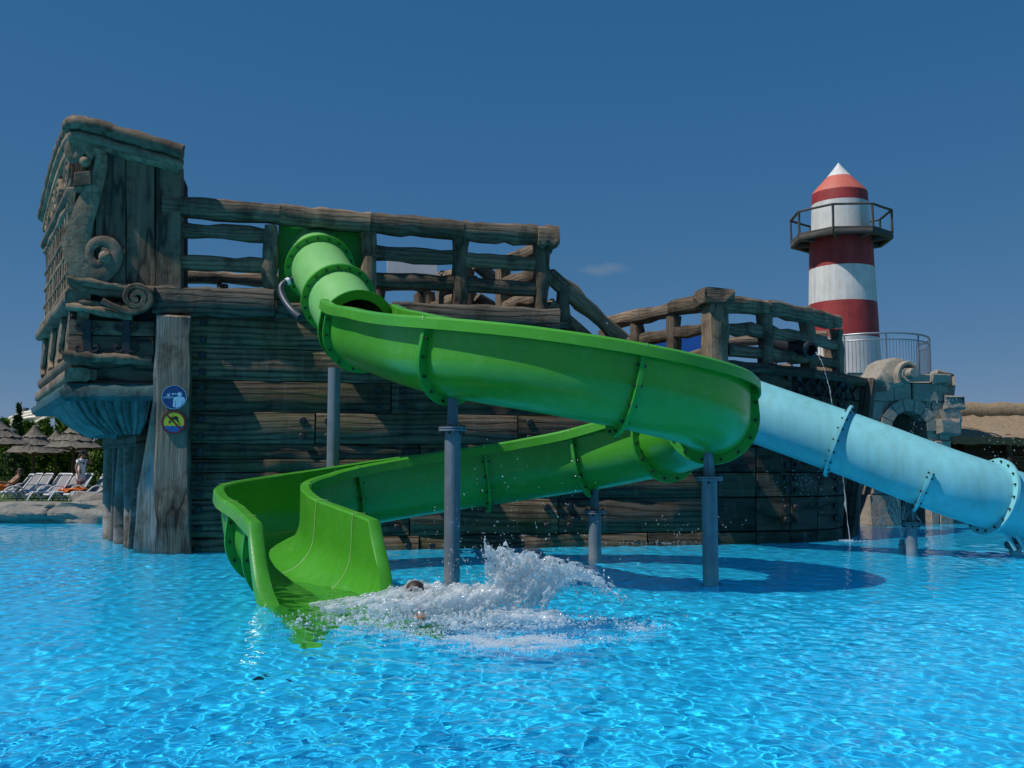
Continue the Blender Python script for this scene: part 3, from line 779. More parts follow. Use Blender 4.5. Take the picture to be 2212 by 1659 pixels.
    # rounded roll mouldings that run up the transom, round the corner and down the side
    for dy, dz, o, rr_ in ((-4, .09, .16, .13), (24, -.20, .10, .085)):
        pts_ = [tp(LT * f, 7.42 + dz + .30 * math.sin(math.pi * f) - .42 * f ** 1.3, o) for f in np.linspace(1, .06, 9)]
        pts_ += [onhull(150, 276 + dy, o + .05), onhull(160, 268 + dy, o + .16), onhull(180, 270 + dy, o + .17)] + [onhull(x, 270 + dy + (x - 180) * .288, o + .16) for x in (230, 290, 345, 394)]
        pp_, _ = catmull([tuple(q) for q in pts_], .16)
        n_ = len(pp_)
        tube('crest_roll', [Vector(q) + Vector((0, 0, .012 * math.sin(i * 1.9))) for i, q in enumerate(pp_)], [rr_ * (1 + .07 * math.sin(i * 1.3)) for i in range(n_)], M_carve, g, 10)
    # far side and inner lining so the castle is solid
    Q = T0 + CROSS * LT
    prism('far_side', [Q + up * 2.9, Q + up * 6.9, Q + Vector((1.9, .5, 0)) + up * 6.4, Q + Vector((1.9, .5, 0)) + up * 2.9], -HNOR, .3, M_stern, g, up)
build_stern()

def build_bow_scroll():
    g = empty('bow_scroll', (8.5, 23.3, 3.5), ship)
    # big volute head seen side on, lying back along the stem
    z4 = lambda p: ((p[0] / 3.017 + 1640) / 1.0339, (p[1] / 3.017 + 700) / 1.0339)
    Y = 23.4; nor = Vector((.25, -.97, 0))
    body = [(925, 455), (980, 400), (1020, 330), (1080, 296), (1140, 305), (1185, 340), (1200, 390), (1190, 430), (1150, 470), (1080, 500), (1040, 520), (1010, 470)]
    prism('scroll_body', [P(*z4(p), Y) for p in body], nor, .75, M_stone, g, HDIR, jit=.02, bev=.05, step=.12)
    sp = [(1090, 470), (1085, 410), (1110, 355), (1160, 335), (1200, 370), (1195, 430), (1150, 455), (1115, 425), (1125, 385), (1160, 385)]
    ribbon('scroll_band', [P(*z4(p), Y - .02) for p in smooth_px(sp, 8)], nor, .10, .14, M_stone, g)
    o = P(*z4((1152, 408)), Y); M = frame(o, o + Vector((.3, -.95, 0)))
    cy = cyl_mesh(.14, .11, .35, M_stone, 16); put('scroll_eye', cy, g, M @ Matrix.Rotation(R(90), 4, 'Y') @ Matrix.Translation((0, 0, -.05)))
build_bow_scroll()

# ------------------------------------------------------------------ water slides
def frames(path):
    n = len(path); fr = []
    for i in range(n):
        t = Vector(path[min(i + 1, n - 1)]) - Vector(path[max(i - 1, 0)]); t.normalize()
        nl = Vector((0, 0, 1)).cross(t).normalized(); b = t.cross(nl)
        fr.append((Vector(path[i]), t, nl, b))
    return fr
def sweep(profs, fr, mat, closed=True, ang=40, caps=False):
    """profs: one list of (a, b) per frame; returns mesh in coordinates about the first frame"""
    o0 = fr[0][0]; m_ = len(profs[0]); V, F = [], []
    for (p, t, nl, b), pr in zip(fr, profs):
        for (a, c) in pr: V.append(p - o0 + nl * a + b * c)
    for i in range(len(fr) - 1):
        for j in range(m_ if closed else m_ - 1):
            F.append((i * m_ + j, (i + 1) * m_ + j, (i + 1) * m_ + (j + 1) % m_, i * m_ + (j + 1) % m_))
    if caps: F.append(tuple(range(m_))); F.append(tuple(reversed(range((len(fr) - 1) * m_, len(fr) * m_))))
    bm = bmesh.new(); vs = [bm.verts.new(v) for v in V]
    for f in F:
        try: bm.faces.new([vs[i] for i in f])
        except ValueError: pass
    if caps: bmesh.ops.triangulate(bm, faces=[f for f in bm.faces if len(f.verts) > 4])
    me = bpy.data.meshes.new('mesh'); bmesh.ops.recalc_face_normals(bm, faces=bm.faces[:]); bm.to_mesh(me); bm.free(); me.materials.append(mat)
    return sharp(me, ang), Matrix.Translation(o0)

WI, TH = .50, .022
def trough_profile(H, rim=.15, lip=.15, WI=WI):
    arc = [(WI * math.cos(a), WI * math.sin(a)) for a in np.linspace(math.pi, 2 * math.pi, 17)]
    w = WI; o = w + TH
    Hh = max(H, -.3)
    def side(a):      # keep the wall on the round when it drops below the springing
        return a
    top = Hh
    if top > .02:
        ins = [(-w, top - .02)] + [(-w, top * .5)] + arc + [(w, top * .5), (w, top - .02)]
        wl = w
        arco = [(-o, top - .035)] + [(o * math.cos(a), o * math.sin(a)) for a in np.linspace(math.pi, 2 * math.pi, 17)] + [(o, top - .035)]
    else:
        a0 = math.asin(min(.99, -top / w)); an = np.linspace(math.pi + a0, 2 * math.pi - a0, 17)
        ar = [(w * math.cos(a), w * math.sin(a)) for a in an]; wl = w * math.cos(a0)
        ins = [(ar[0][0], ar[0][1])] * 1 + [ar[0]] + ar + [ar[-1], ar[-1]]
        k = o / w
        arco = [(ar[0][0] * k, ar[0][1] * k - .01)] + [(x * k, y * k) for x, y in ar] + [(ar[-1][0] * k, ar[-1][1] * k - .01)]
    L = [(-wl - rim - .006, top - lip), (-wl - rim, top - .03), (-wl - rim + .03, top), (-wl - .02, top)]
    Rr = [(-x, y) for x, y in reversed(L)]
    back = [(wl + rim - .02, top - lip), (wl + rim - .03, top - .035)] + list(reversed(arco)) + [(-wl - rim + .03, top - .035), (-wl - rim + .02, top - lip)]
    return L + ins + Rr + back

def seam_profile(H, WI=WI):
    w = WI - .004
    arc = [(w * math.cos(a), w * math.sin(a)) for a in np.linspace(math.pi, 2 * math.pi, 17)]
    return [(-w - .15, H - .12), (-w - .158, H + .004), (-w, H + .004), (-w, H * .5)] + arc + [(w, H * .5), (w, H + .004), (w + .158, H + .004), (w + .15, H - .12)]

BOLT_MESH = None
def bolt_mesh():
    global BOLT_MESH
    if BOLT_MESH is None:
        BOLT_MESH = cyl_mesh(.019, .019, .11, M_bolt, 6, z0=-.055)
    return BOLT_MESH

def fin(parent, fr1, angs, r0, r1, mat, wallH=None, bolts=True, nb=9, both=True):
    """flange plate standing out round the shell at one joint, with its bolts"""
    p, t, nl, b = fr1
    inner = []; outer = []
    if wallH is not None:
        inner.append((-r0, wallH)); outer.append((-r1 + .03, wallH))
    for a in angs:
        inner.append((r0 * math.cos(a), r0 * math.sin(a))); outer.append((r1 * math.cos(a), r1 * math.sin(a)))
    if wallH is not None:
        inner.append((r0, wallH)); outer.append((r1 - .03, wallH))
    V, F = [], []; n = len(inner)
    for e in (-.024, .024):
        for q in inner + outer: V.append(nl * q[0] + b * q[1] + t * e)
    closed = wallH is None
    for j in range(n if closed else n - 1):
        k = (j + 1) % n
        F += [(j, k, n + k, n + j), (2 * n + j, 3 * n + j, 3 * n + k, 2 * n + k), (n + j, n + k, 3 * n + k, 3 * n + j), (j, 2 * n + j, 2 * n + k, k)]
    bm = bmesh.new(); vs = [bm.verts.new(v) for v in V]
    for f in F: bm.faces.new([vs[i] for i in f])
    o = put('flange', from_bm(bm, mat, 40), parent, Matrix.Translation(p))
    rm = (r0 + r1) / 2 + .005
    if bolts:
        if wallH is not None:
            pos = [(-rm, wallH * .45)] + [(rm * math.cos(a), rm * math.sin(a)) for a in np.linspace(math.pi * 1.03, math.pi * 1.97, nb)] + [(rm, wallH * .45)]
        else:
            pos = [(rm * math.cos(a), rm * math.sin(a)) for a in np.linspace(0, 2 * math.pi, nb * 2, endpoint=False)]
        for q in pos:
            M = Matrix((nl, b, t)).transposed().to_4x4(); M.translation = p + nl * q[0] + b * q[1]
            put('bolt', bolt_mesh(), o, M)
    return o

def support(parent, x, y, ztop, zplate, rad=.10, zend=None, bracket=True, wet=True):
    o = put('support_post', cyl_mesh(rad, rad, zplate - FLOOR_Z, M_postsurf, 24), parent, Matrix.Translation((x, y, FLOOR_Z)))
    o.cycles.is_caustics_receiver = True
    if bracket:
        pl = cyl_mesh(rad * 1.75, rad * 1.75, .022, M_steel, 24)
        for dz in (0, .03):
            put('joint_plate', pl, o, Matrix.Translation((x, y, zplate + dz)))
        bl = cyl_mesh(.016, .016, .12, M_bolt, 6, z0=-.04)
        for k in range(6):
            a = k * math.pi / 3 + .3
            put('bolt', bl, o, Matrix.Translation((x + rad * 1.45 * math.cos(a), y + rad * 1.45 * math.sin(a), zplate)))
        V = []; z0, z1 = zplate + .05, ztop
        bm = bmesh.new()
        w0, w1 = rad * 1.0, rad * .62
        def quadbox(a0, a1, c0, c1):
            pts = [(-a0, -c0, z0), (a0, -c0, z0), (a0, c0, z0), (-a0, c0, z0), (-a1, -c1, z1), (a1, -c1, z1), (a1, c1, z1), (-a1, c1, z1)]
            v = [bm.verts.new(q) for q in pts]
            for f in ((0, 3, 2, 1), (4, 5, 6, 7), (0, 1, 5, 4), (1, 2, 6, 5), (2, 3, 7, 6), (3, 0, 4, 7)): bm.faces.new([v[i] for i in f])
        quadbox(w0 * .75, w1 * .8, .012, .012); quadbox(.0125, .0125, w0 * .85, w1 * .85); quadbox(w0 * .5, w1 * .5, w0 * .5, w1 * .5)
        put('bracket', from_bm(bm, M_steel), o, Matrix.Translation((x, y, 0)))
    return o

def build_green_slide():
    sl = empty('green_water_slide', (0, 14, 0))
    tag(sl, 'winding open green water slide on grey posts ending in the pool', 'water slide')
    ctrl = [(-3.75, 18.7, 5.55), (-3.47, 17.75, 5.02), (-2.94, 16.62, 4.27), (-2.45, 15.65, 3.62), (-1.75, 14.1, 3.21), (-.74, 12.5, 2.81), (.5, 11.95, 2.56), (1.56, 12.0, 2.35),
            (2.35, 12.5, 2.18), (2.65, 13.3, 2.05), (2.55, 14.3, 1.91), (2.05, 15.2, 1.76), (1.3, 15.8, 1.60), (.3, 16.05, 1.44), (-.7, 15.98, 1.30), (-2.0, 15.6, 1.10),
            (-3.0, 15.0, .90), (-3.45, 14.15, .76), (-3.2, 13.1, .62), (-2.65, 12.1, .48), (-2.15, 11.1, .36), (-1.75, 10.3, .19), (-1.52, 9.75, .06), (-1.30, 9.2, -.10), (-1.10, 8.7, -.30)]
    path, ss = catmull(ctrl, .07)
    fr = frames([Vector(p) for p in path])
    def near(x, y, lo=0): return lo + int(np.argmin(np.hypot(path[lo:, 0] - x, path[lo:, 1] - y)))
    i_flange = near(-3.47, 17.75); i_t2 = near(-2.94, 16.62); i_end = near(-2.45, 15.65)
    ring = lambda r: [(r * math.cos(a), r * math.sin(a)) for a in np.linspace(0, 2 * math.pi, 40, endpoint=False)]
    # closed tube: two lengths, each a thick shell
    for a, b in ((0, i_t2), (i_t2, i_end)):
        f = fr[a:b + 1]
        prof = ring(WI + .02); prof_i = ring(WI - .01)
        me, M = sweep([prof] * len(f), f, M_green_tube); put('tube_section', me, sl, M)
        me, M = sweep([prof_i] * len(f), f, M_green_rough); put('tube_lining', me, sl, M)
    full = np.linspace(0, 2 * math.pi, 40, endpoint=False)
    fin(sl, fr[i_flange], full, WI + .005, WI + .13, M_green, nb=9)
    fin(sl, fr[i_t2], full, WI + .005, WI + .13, M_green, nb=9)
    fin(sl, fr[i_end], full, WI - .02, WI + .13, M_green, bolts=False)
    # open trough
    n = len(path)
    iE0, iE1 = near(-2.2, 11.2), near(-1.86, 10.5)
    def Hat(i):
        k0 = i_end; base = .44
        if i <= iE0: return base
        f = min(1, (i - iE0) / (iE1 - iE0)); return base + (-.33 - base) * (f ** .85)
    def over(x, y): return near(x, y, i_end)
    iW0, iW1 = near(-3.1, 12.9, i_end), near(-2.0, 10.8, i_end)
    def wide(i): f = min(1, max(0, (i - iW0) / (iW1 - iW0))); return 1 + .2 * f * f * (3 - 2 * f)
    joints = [i_end, over(-2.30, 15.32), over(-.74, 12.5), over(1.32, 11.97), over(2.62, 13.1), over(2.33, 14.85), over(1.15, 15.87), over(-.45, 16.02), over(-2.5, 15.35), over(-3.45, 14.1), over(-2.95, 12.65), over(-2.42, 11.65), n - 1]
    for a, b in zip(joints, joints[1:]):
        f = fr[a:b + 1]; prs = [trough_profile(Hat(i), WI=WI * wide(i)) for i in range(a, b + 1)]
        me, M = sweep(prs, f, M_green)
        o = put('channel_section', me, sl, M); o.cycles.is_caustics_receiver = True
    half = np.linspace(math.pi, 2 * math.pi, 22)
    for k, j in enumerate(joints[:-1]):
        fin(sl, fr[j], half, WI * wide(j) + TH, WI * wide(j) + .135, M_green_rough, wallH=Hat(j) - .04, nb=8)
        if k:
            p, t, nl, b = fr[j]
            two = [(p - t * .006, t, nl, b), (p + t * .006, t, nl, b)]
            me, M = sweep([seam_profile(Hat(j), WI * wide(j))] * 2, two, M_seam, closed=False); put('seam', me, sl, M)
    # sheet closing the gap in the deck railing, with the hole the tube passes
    c = fr[i_flange][0] - fr[i_flange][1] * .22
    pts = [onhull(601, 484, -.28), onhull(784, 498, -.28), onhull(784, 664, -.28), onhull(601, 652, -.28)]
    prism('entrance_panel', pts, HNOR, .03, M_green_rough, sl, Vector((0, 0, 1)), jit=0, bev=.004)
    # supports
    support(sl, -.74, 12.42, 2.34, 1.86); support(sl, 1.30, 15.78, 1.12, .70); support(sl, 2.53, 12.84, 1.62, 1.24)
    support(sl, -2.86, 15.95, 3.2, 3.02, bracket=False)
    support(sl, -3.30, 13.6, .2, -.25, bracket=False)
    # dark hose from the tube side down to the joint below
    z = lambda p: ((p[0] / 4.148 + 340) / 1.0339, (p[1] / 4.148 + 420) / 1.0339)
    hp = [(1300, 850, 17.0), (1240, 870, 16.95), (1195, 910, 16.9), (1195, 970, 16.85), (1230, 1050, 16.75), (1300, 1140, 16.6), (1370, 1200, 16.4)]
    pts, _ = catmull([tuple(P(*z(q[:2]), q[2])) for q in hp], .06)
    tube('feed_hose', [Vector(q) for q in pts], .058, M_steel_dark, sl, 14)
    tube('hose_collar', [Vector(pts[1]), Vector(pts[2])], .064, M_board_white, sl, 14)
M_steel_dark = plain_mat('grey_blue_hose', (.03, .045, .07), .45, .15, 6)
build_green_slide()

def build_blue_slide():
    sl = empty('blue_water_slide', (6.5, 17.2, 0))
    tag(sl, 'closed pale blue tube slide sloping down in front of the bow', 'water slide')
    ctrl = [(2.9, 19.8, 3.05), (3.5, 18.4, 2.83), (4.52, 17.85, 2.38), (5.9, 17.27, 1.80), (7.22, 16.72, 1.21), (8.05, 16.72, .93), (8.9, 17.1, .70), (9.8, 17.8, .50), (10.7, 18.9, .32)]
    path, ss = catmull(ctrl, .09); fr = frames([Vector(p) for p in path])
    near = lambda x: int(np.argmin(abs(path[:, 0] - x)))
    ring = lambda r: [(r * math.cos(a), r * math.sin(a)) for a in np.linspace(0, 2 * math.pi, 40, endpoint=False)]
    js = [0, near(5.72), near(7.0), near(8.0), len(path) - 1]
    for a, b in zip(js, js[1:]):
        f = fr[a:b + 1]
        me, M = sweep([ring(.553)] * len(f), f, M_blue); o = put('tube_section', me, sl, M); o.cycles.is_caustics_receiver = True
        me, M = sweep([ring(.53)] * len(f), f, M_blue); put('tube_lining', me, sl, M)
    full = np.linspace(0, 2 * math.pi, 40, endpoint=False)
    for k, j in enumerate(js[1:-1]):
        if k == 1: fin(sl, fr[j], np.linspace(math.pi * .98, math.pi * 2.02, 24), .54, .665, M_blue, wallH=.05, nb=8)      # saddle under the tube only
        else: fin(sl, fr[j], full, .54, .66, M_blue, nb=9)
    support(sl, 6.77, 17.03, .90, .46, rad=.095)
    support(sl, 8.5, 17.0, .35, .10, rad=.095)
    for k, dx in enumerate((0, .16)):
        A = Vector((8.05 + dx, 16.35, .34)); B = Vector((8.21 + dx, 16.3, -.02))
        beam('bracket_arm', A, A.lerp(B, .7), .09, .02, M_blue, sl, up=Vector((.3, -.95, .1)), noise=0, ch=.004, taper=.35, seg=2)
build_blue_slide()

# ------------------------------------------------------------------ signs on the corner pillar
M_sblue = plain_mat('sign_blue', (.008, .055, .19), .4, .04); M_spale = plain_mat('sign_pale_blue', (.36, .62, .82), .4, .04)
M_syel = plain_mat('sign_yellow', (.52, .55, .03), .4, .06); M_sred = plain_mat('sign_red', (.16, .018, .022), .4, .08)
M_ssea = plain_mat('sign_sea_blue', (.015, .11, .36), .4, .04); M_sblk = plain_mat('sign_black', (.012, .014, .010), .5, .1)
def sign(label, cx, cy, r, disc, shapes, rimcol):
    c = onhull(cx, cy, .335); root = empty('safety_sign', c); tag(root, label, 'sign', 'round signs on the pillar')
    M = Matrix((HDIR, Vector((0, 0, 1)), HNOR)).transposed().to_4x4(); M.translation = c
    k = (onhull(cx + 10, cy, .335) - onhull(cx, cy, .335)).length / 10      # metres per picture unit
    R0 = r * k
    put('disc', cyl_mesh(R0, R0, .03, disc, 48, z0=-.03), root, M)
    ringv = []
    V, F = [], []
    n = 48; w = .016 if rimcol is M_spale else .032
    for rr, zz in ((R0 - (.006 if w < .03 else w), .003), (R0 + .001, .003), (R0 + .001, -.02)):
        for i in range(n): a = 2 * math.pi * i / n; V.append((rr * math.cos(a), rr * math.sin(a), zz))
    for q in range(2):
        for i in range(n): F.append((q * n + i, q * n + (i + 1) % n, (q + 1) * n + (i + 1) % n, (q + 1) * n + i))
    put('border', sharp(mesh(V, [tuple(reversed(f)) for f in F], rimcol)), root, M)
    for nm, mat, lift, polys in shapes:
        bm = bmesh.new()
        for poly in polys:
            vs = [bm.verts.new((x * R0, y * R0, lift)) for x, y in poly]
            bm.faces.new(vs)
        bmesh.ops.triangulate(bm, faces=bm.faces[:])
        for f in bm.faces:
            if f.normal.z < 0: f.normal_flip()
        me = bpy.data.meshes.new('mesh'); bm.to_mesh(me); bm.free(); me.materials.append(mat); put(nm, me, root, M)
def zs(pts, cx, cy, r): return [((x - cx) / r, -(y - cy) / r) for x, y in pts]
def circ(x, y, r, n=20): return [(x + r * math.cos(2 * math.pi * i / n), y + r * math.sin(2 * math.pi * i / n)) for i in range(n)]
def stroke(pts, w):
    L, Rr = [], []
    for i, (x, y) in enumerate(pts):
        a = pts[max(i - 1, 0)]; b = pts[min(i + 1, len(pts) - 1)]; dx, dy = b[0] - a[0], b[1] - a[1]; l = math.hypot(dx, dy) or 1
        ww = w[i] if hasattr(w, '__len__') else w
        L.append((x - dy / l * ww / 2, y + dx / l * ww / 2)); Rr.append((x + dy / l * ww / 2, y - dx / l * ww / 2))
    return L + Rr[::-1]
def wavy(x0, x1, y, n, a): return [(x0 + (x1 - x0) * i / 24, y + a * math.sin(n * 2 * math.pi * i / 24)) for i in range(25)]
def signs():
    c1 = (580, 560, 330)
    g = lambda pts: zs(pts, *c1)
    man = [(560, 590), (590, 553), (640, 545), (800, 545), (850, 565), (872, 620), (862, 690), (806, 765), (804, 650), (794, 650), (792, 775), (720, 830), (622, 858), (628, 650), (618, 650), (608, 825), (580, 836), (552, 820)]
    shapes = [('watcher_figure', M_spale, .004, [g(man), g(circ(722, 480, 62))]),
              ('arrow', M_spale, .0042, [g([(508, 468), (560, 435), (548, 458), (648, 458), (648, 484), (548, 484), (556, 515)])]),
              ('swimmer', M_spale, .0044, [g(stroke(wavy(285, 555, 550, 2, 9), 13)), g(stroke(wavy(285, 552, 583, 2, 9), 13)), g(circ(413, 490, 24)), g([(400, 540), (418, 510), (445, 500), (452, 450), (468, 445), (470, 490), (455, 520), (460, 545)])])]
    sign('round blue sign of a person watching a swimmer, upper of the pillar pair', 376, 858, 27.0, M_sblue, shapes, M_spale)
    c2 = (565, 1215, 325)
    h = lambda pts: zs(pts, *c2)
    sea = [(300, 1320)] + wavy(310, 850, 1318, 4, 8) + [(850, 1320)]
    arc = [(565 + 285 * math.cos(a), 1215 + 285 * math.sin(a)) for a in np.linspace(math.radians(21), math.radians(159), 24)]
    diver = [stroke([(565, 1005), (530, 1045), (500, 1085), (480, 1160), (470, 1200)], [10, 16, 30, 34, 20]),
             stroke([(505, 1130), (560, 1100), (620, 1062), (655, 1080), (655, 1150), (680, 1195), (720, 1240), (738, 1275)], [46, 62, 54, 46, 50, 34, 20, 10]),
             stroke([(715, 1284), (760, 1284)], 10), circ(453, 1212, 30)]
    sea_poly = wavy(298, 832, 1318, 4, 7) + arc
    bar = stroke([(352, 985), (785, 1425)], 50)
    sign('round yellow no diving sign with red bar, lower of the pillar pair', 375, 912, 26.6, M_syel,
         [('sea', M_ssea, .002, [h(sea_poly)]), ('diver', M_sblk, .0034, [h(q) for q in diver]), ('prohibition_bar', M_sred, .0046, [h(bar)])], M_sred)
signs()

# ------------------------------------------------------------------ lighthouse, stone tower, steel railing
LX, LY = 11.08, 33.0
def zpx(y, Y=LY): return P(CX, y, Y).z
def build_lighthouse():
    t = empty('lighthouse', (LX, LY, .16)); tag(t, 'red and white striped lighthouse with pointed top and grey balcony', 'lighthouse')
    k = LY / FPX
    M = Matrix.Translation((LX, LY, 0))
    def band(name, prof, mat): put(name, lathe_mesh([(r * k, zpx(y)) for r, y in prof], mat, 56, 25), t, M)
    band('roof_tip', [(.5, 352), (10, 364), (27, 384)], M_white)
    band('roof_cone', [(27, 384), (56, 414), (59, 420)], M_salmon)
    band('upper_red_band', [(59, 420), (59.5, 428), (60, 443)], M_red)
    band('lantern_wall', [(60, 443), (61, 470), (63, 516)], M_white)
    band('middle_red_band', [(66, 514), (67.5, 545), (68.5, 583)], M_red)
    band('middle_white_band', [(68.5, 583), (70, 620), (71.5, 658)], M_white)
    band('lower_red_band', [(71.5, 658), (73, 700), (74, 734)], M_red)
    band('base_wall', [(74, 734), (77, 800), (80, 860), (88, 1045)], M_white)
    # octagonal balcony
    zf = zpx(514); zr = zpx(466); Rb = 108 * k; ph = R(19)
    cs = [(Rb * math.cos(ph + i * math.pi / 4), Rb * math.sin(ph + i * math.pi / 4)) for i in range(8)]
    V = [(x, y, z) for z in (zf - .05, zf + .03) for x, y in cs]
    F = [(i, (i + 1) % 8, 8 + (i + 1) % 8, 8 + i) for i in range(8)] + [tuple(reversed(range(8))), tuple(range(8, 16))]
    bal = put('balcony', sharp(mesh(V, F, M_balcony)), t, M)
    for i in range(8):
        a = Vector((*cs[i], 0)); b = Vector((*cs[(i + 1) % 8], 0)); o = Vector((LX, LY, 0))
        beam('baluster', o + a * .985 + Vector((0, 0, zf)), o + a * .985 + Vector((0, 0, zr)), .07, .07, M_balcony, bal, up=Vector((0, 1, 0)), noise=.004, ch=.01, seg=2)
        beam('handrail', o + a * .985 + Vector((0, 0, zr)), o + b * .985 + Vector((0, 0, zr)), .08, .06, M_balcony, bal, noise=.004, ch=.01, seg=2)
        beam('edge_beam', o + a * .97 + Vector((0, 0, zf - .13)), o + b * .97 + Vector((0, 0, zf - .13)), .12, .15, M_balcony, bal, noise=.004, ch=.01, seg=2)
        beam('strut', o + a * .93 + Vector((0, 0, zf - .12)), o + a.normalized() * 1.02 + Vector((0, 0, zf - .16)), .12, .16, M_balcony, bal, noise=.004, ch=.01, seg=2)
build_lighthouse()

def block_mesh(sx, sy, sz, mat, seed, jit=.025):
    r = random.Random(seed)
    bm = bmesh.new(); bmesh.ops.create_cube(bm, size=1); bmesh.ops.scale(bm, vec=(sx, sy, sz), verts=bm.verts)
    bmesh.ops.bevel(bm, geom=bm.edges[:], offset=min(.022, sz * .15, sx * .15), segments=1, affect='EDGES')
    for v in bm.verts: v.co += Vector((r.gauss(0, jit * .6), r.gauss(0, jit), r.gauss(0, jit * .6)))
    return from_bm(bm, mat, 30)

def build_tower():
    t = empty('stone_gatehouse', (10.6, 27.5, 0)); tag(t, 'tan stone gatehouse with dark arched opening under the lighthouse railing', 'stone wall')
    r = random.Random(9)
    # front wall in plan: gentle bend to the right end
    A = Vector((8.2, 26.2, 0)); B = Vector((11.85, 26.92, 0)); D = (B - A); L = D.length; D.normalize(); nor = Vector((D.y, -D.x, 0))
    Ma = Matrix((D, -nor, Vector((0, 0, 1)))).transposed().to_4x4()
    ax0, ax1 = 1.95, 3.05; zsp = 2.45; ar = (ax1 - ax0) / 2; acx = (ax0 + ax1) / 2
    zz = [-.3, .35, 1.0, 1.62, 2.2, 2.75, 3.25, 3.75]
    for k in range(len(zz) - 1):
        z0, z1 = zz[k], zz[k + 1]; x = -.6 - r.uniform(0, .4)
        while x < L:
            w = r.uniform(.5, .95); x1 = min(x + w, L)
            if L - x1 < .3: x1 = L
            spans = [(x, x1)]
            zc = (z0 + z1) / 2
            if zc < zsp + ar + .28:
                hw = ar + .30 if zc > zsp - .2 else ar
                if zc > zsp: hw = math.sqrt(max(.05, (ar + .34) ** 2 - (zc - zsp) ** 2)) if zc - zsp < ar + .34 else 0
                spans = [(a, b) for a, b in ((x, min(x1, acx - hw)), (max(x, acx + hw), x1)) if b - a > .12]
            for a, b in spans:
                c = A + D * ((a + b) / 2) + Vector((0, 0, zc)) + nor * r.uniform(-.03, .04)
                M = Ma.copy(); M.translation = c - nor * .3
                put('stone_block', block_mesh(b - a - .014, .6, z1 - z0 - .014, M_stone, r.random(), .005), t, M)
            x = x1
    # arch stones
    for i in range(7):
        a0 = math.pi * i / 7; a1 = math.pi * (i + 1) / 7; am = (a0 + a1) / 2
        V = []
        for dep in (.02, -.5):
            for (rr, aa) in ((ar, a0 + .02), (ar + .32, a0 + .015), (ar + .32, a1 - .015), (ar, a1 - .02)):
                V.append(D * (acx + rr * math.cos(aa)) + Vector((0, 0, zsp + rr * math.sin(aa))) + nor * dep)
        F = [(0, 1, 2, 3), (7, 6, 5, 4), (0, 4, 5, 1), (1, 5, 6, 2), (2, 6, 7, 3), (3, 7, 4, 0)]
        c = sum(V, Vector()) / 8
        bm = bmesh.new(); vs = [bm.verts.new(v - c) for v in V]
        for f in F: bm.faces.new([vs[j] for j in f])
        put('arch_stone', from_bm(bm, M_stone, 30), t, Matrix.Translation(A + c))
    # lit foot of the left jamb standing forward
    for i, (z0, z1, w) in enumerate(((-.5, .75, .85), (.77, 1.45, .72))):
        c = A + D * 1.35 + nor * .32 + Vector((0, 0, (z0 + z1) / 2)); M = Ma.copy(); M.translation = c
        put('jamb_stone', block_mesh(w, .55, z1 - z0, M_stone, 50 + i), t, M)
    # passage ending in a slab painted dark as shade, and body of the wall
    def slab(name, pts, z0, z1, mat):
        n = len(pts); V = [(p[0], p[1], z) for z in (z0, z1) for p in pts]
        F = [(i, (i + 1) % n, n + (i + 1) % n, n + i) for i in range(n)] + [tuple(reversed(range(n))), tuple(range(n, 2 * n))]
        bm = bmesh.new(); vs = [bm.verts.new(v) for v in V]
        for f in F: bm.faces.new([vs[i] for i in f])
        put(name, from_bm(bm, mat), t)
    pl = lambda s, d: (A + D * s - nor * d)
    slab('left_body', [pl(-.8, .07), pl(ax0 - .02, .07), pl(ax0 - .02, 9.5), pl(-.8, 9.5)], -.6, 3.66, M_stone)
    slab('right_body', [pl(ax1 + .02, .07), pl(L - .05, .07), pl(L - .05, 9.5), pl(ax1 + .02, 9.5)], -.6, 3.66, M_stone)
    slab('passage_vault', [pl(ax0 - .02, .10), pl(ax1 + .02, .10), pl(ax1 + .02, 9.5), pl(ax0 - .02, 9.5)], zsp + ar * .98, 3.66, M_stone)
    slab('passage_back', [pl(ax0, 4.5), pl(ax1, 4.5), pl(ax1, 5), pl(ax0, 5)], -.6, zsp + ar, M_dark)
    # rough coping stones along the top and ragged stones at the right end
    x = -.5
    while x < L - .2:
        w = min(r.uniform(.55, 1.0), L - x)
        c = A + D * (x + w / 2) - nor * .25 + Vector((0, 0, 3.86)); M = Ma.copy(); M.translation = c
        put('coping_stone', block_mesh(w - .02, .75, .24 + r.uniform(-.05, .05), M_stone, r.random(), .035), t, M); x += w
    for i in range(5):
        z = 2.55 + i * .33; M = Ma.copy() @ Matrix.Rotation(r.uniform(-.2, .2), 4, 'Y'); M.translation = A + D * (L - .12 + .20 * math.sin(i * .75)) - nor * (.1 + r.random() * .3) + Vector((0, 0, z))
        put('rough_stone', block_mesh(.5 + r.uniform(-.1, .15), .6, .38, M_rock, r.random(), .06), t, M)
    # return wall on the right side going back
    for k in range(len(zz) - 1):
        for j in range(4):
            M = Matrix.Rotation(R(90), 4, 'Z') @ Ma.copy(); M = Ma.copy() @ Matrix.Rotation(R(90), 4, 'Z')
            M.translation = pl(L - .3, 1.1 + j * 1.1) + Vector((0, 0, (zz[k] + zz[k + 1]) / 2))
            put('stone_block', block_mesh(1.07, .6, zz[k + 1] - zz[k] - .025, M_stone, r.random()), t, M)
    # steel railing round the lighthouse terrace
    g = empty('terrace_railing', (LX, LY - 3, 4.2)); tag(g, 'curved grey steel railing with thin bars around the lighthouse foot', 'railing')
    cx_, cy_, rad = 10.25, 29.3, 2.5
    zb, zt = 3.9, 5.12
    angs = np.linspace(R(-158), R(4), 40)
    pt = lambda a, z: Vector((cx_ + rad * .74 * math.cos(a), cy_ + rad * math.sin(a), z))
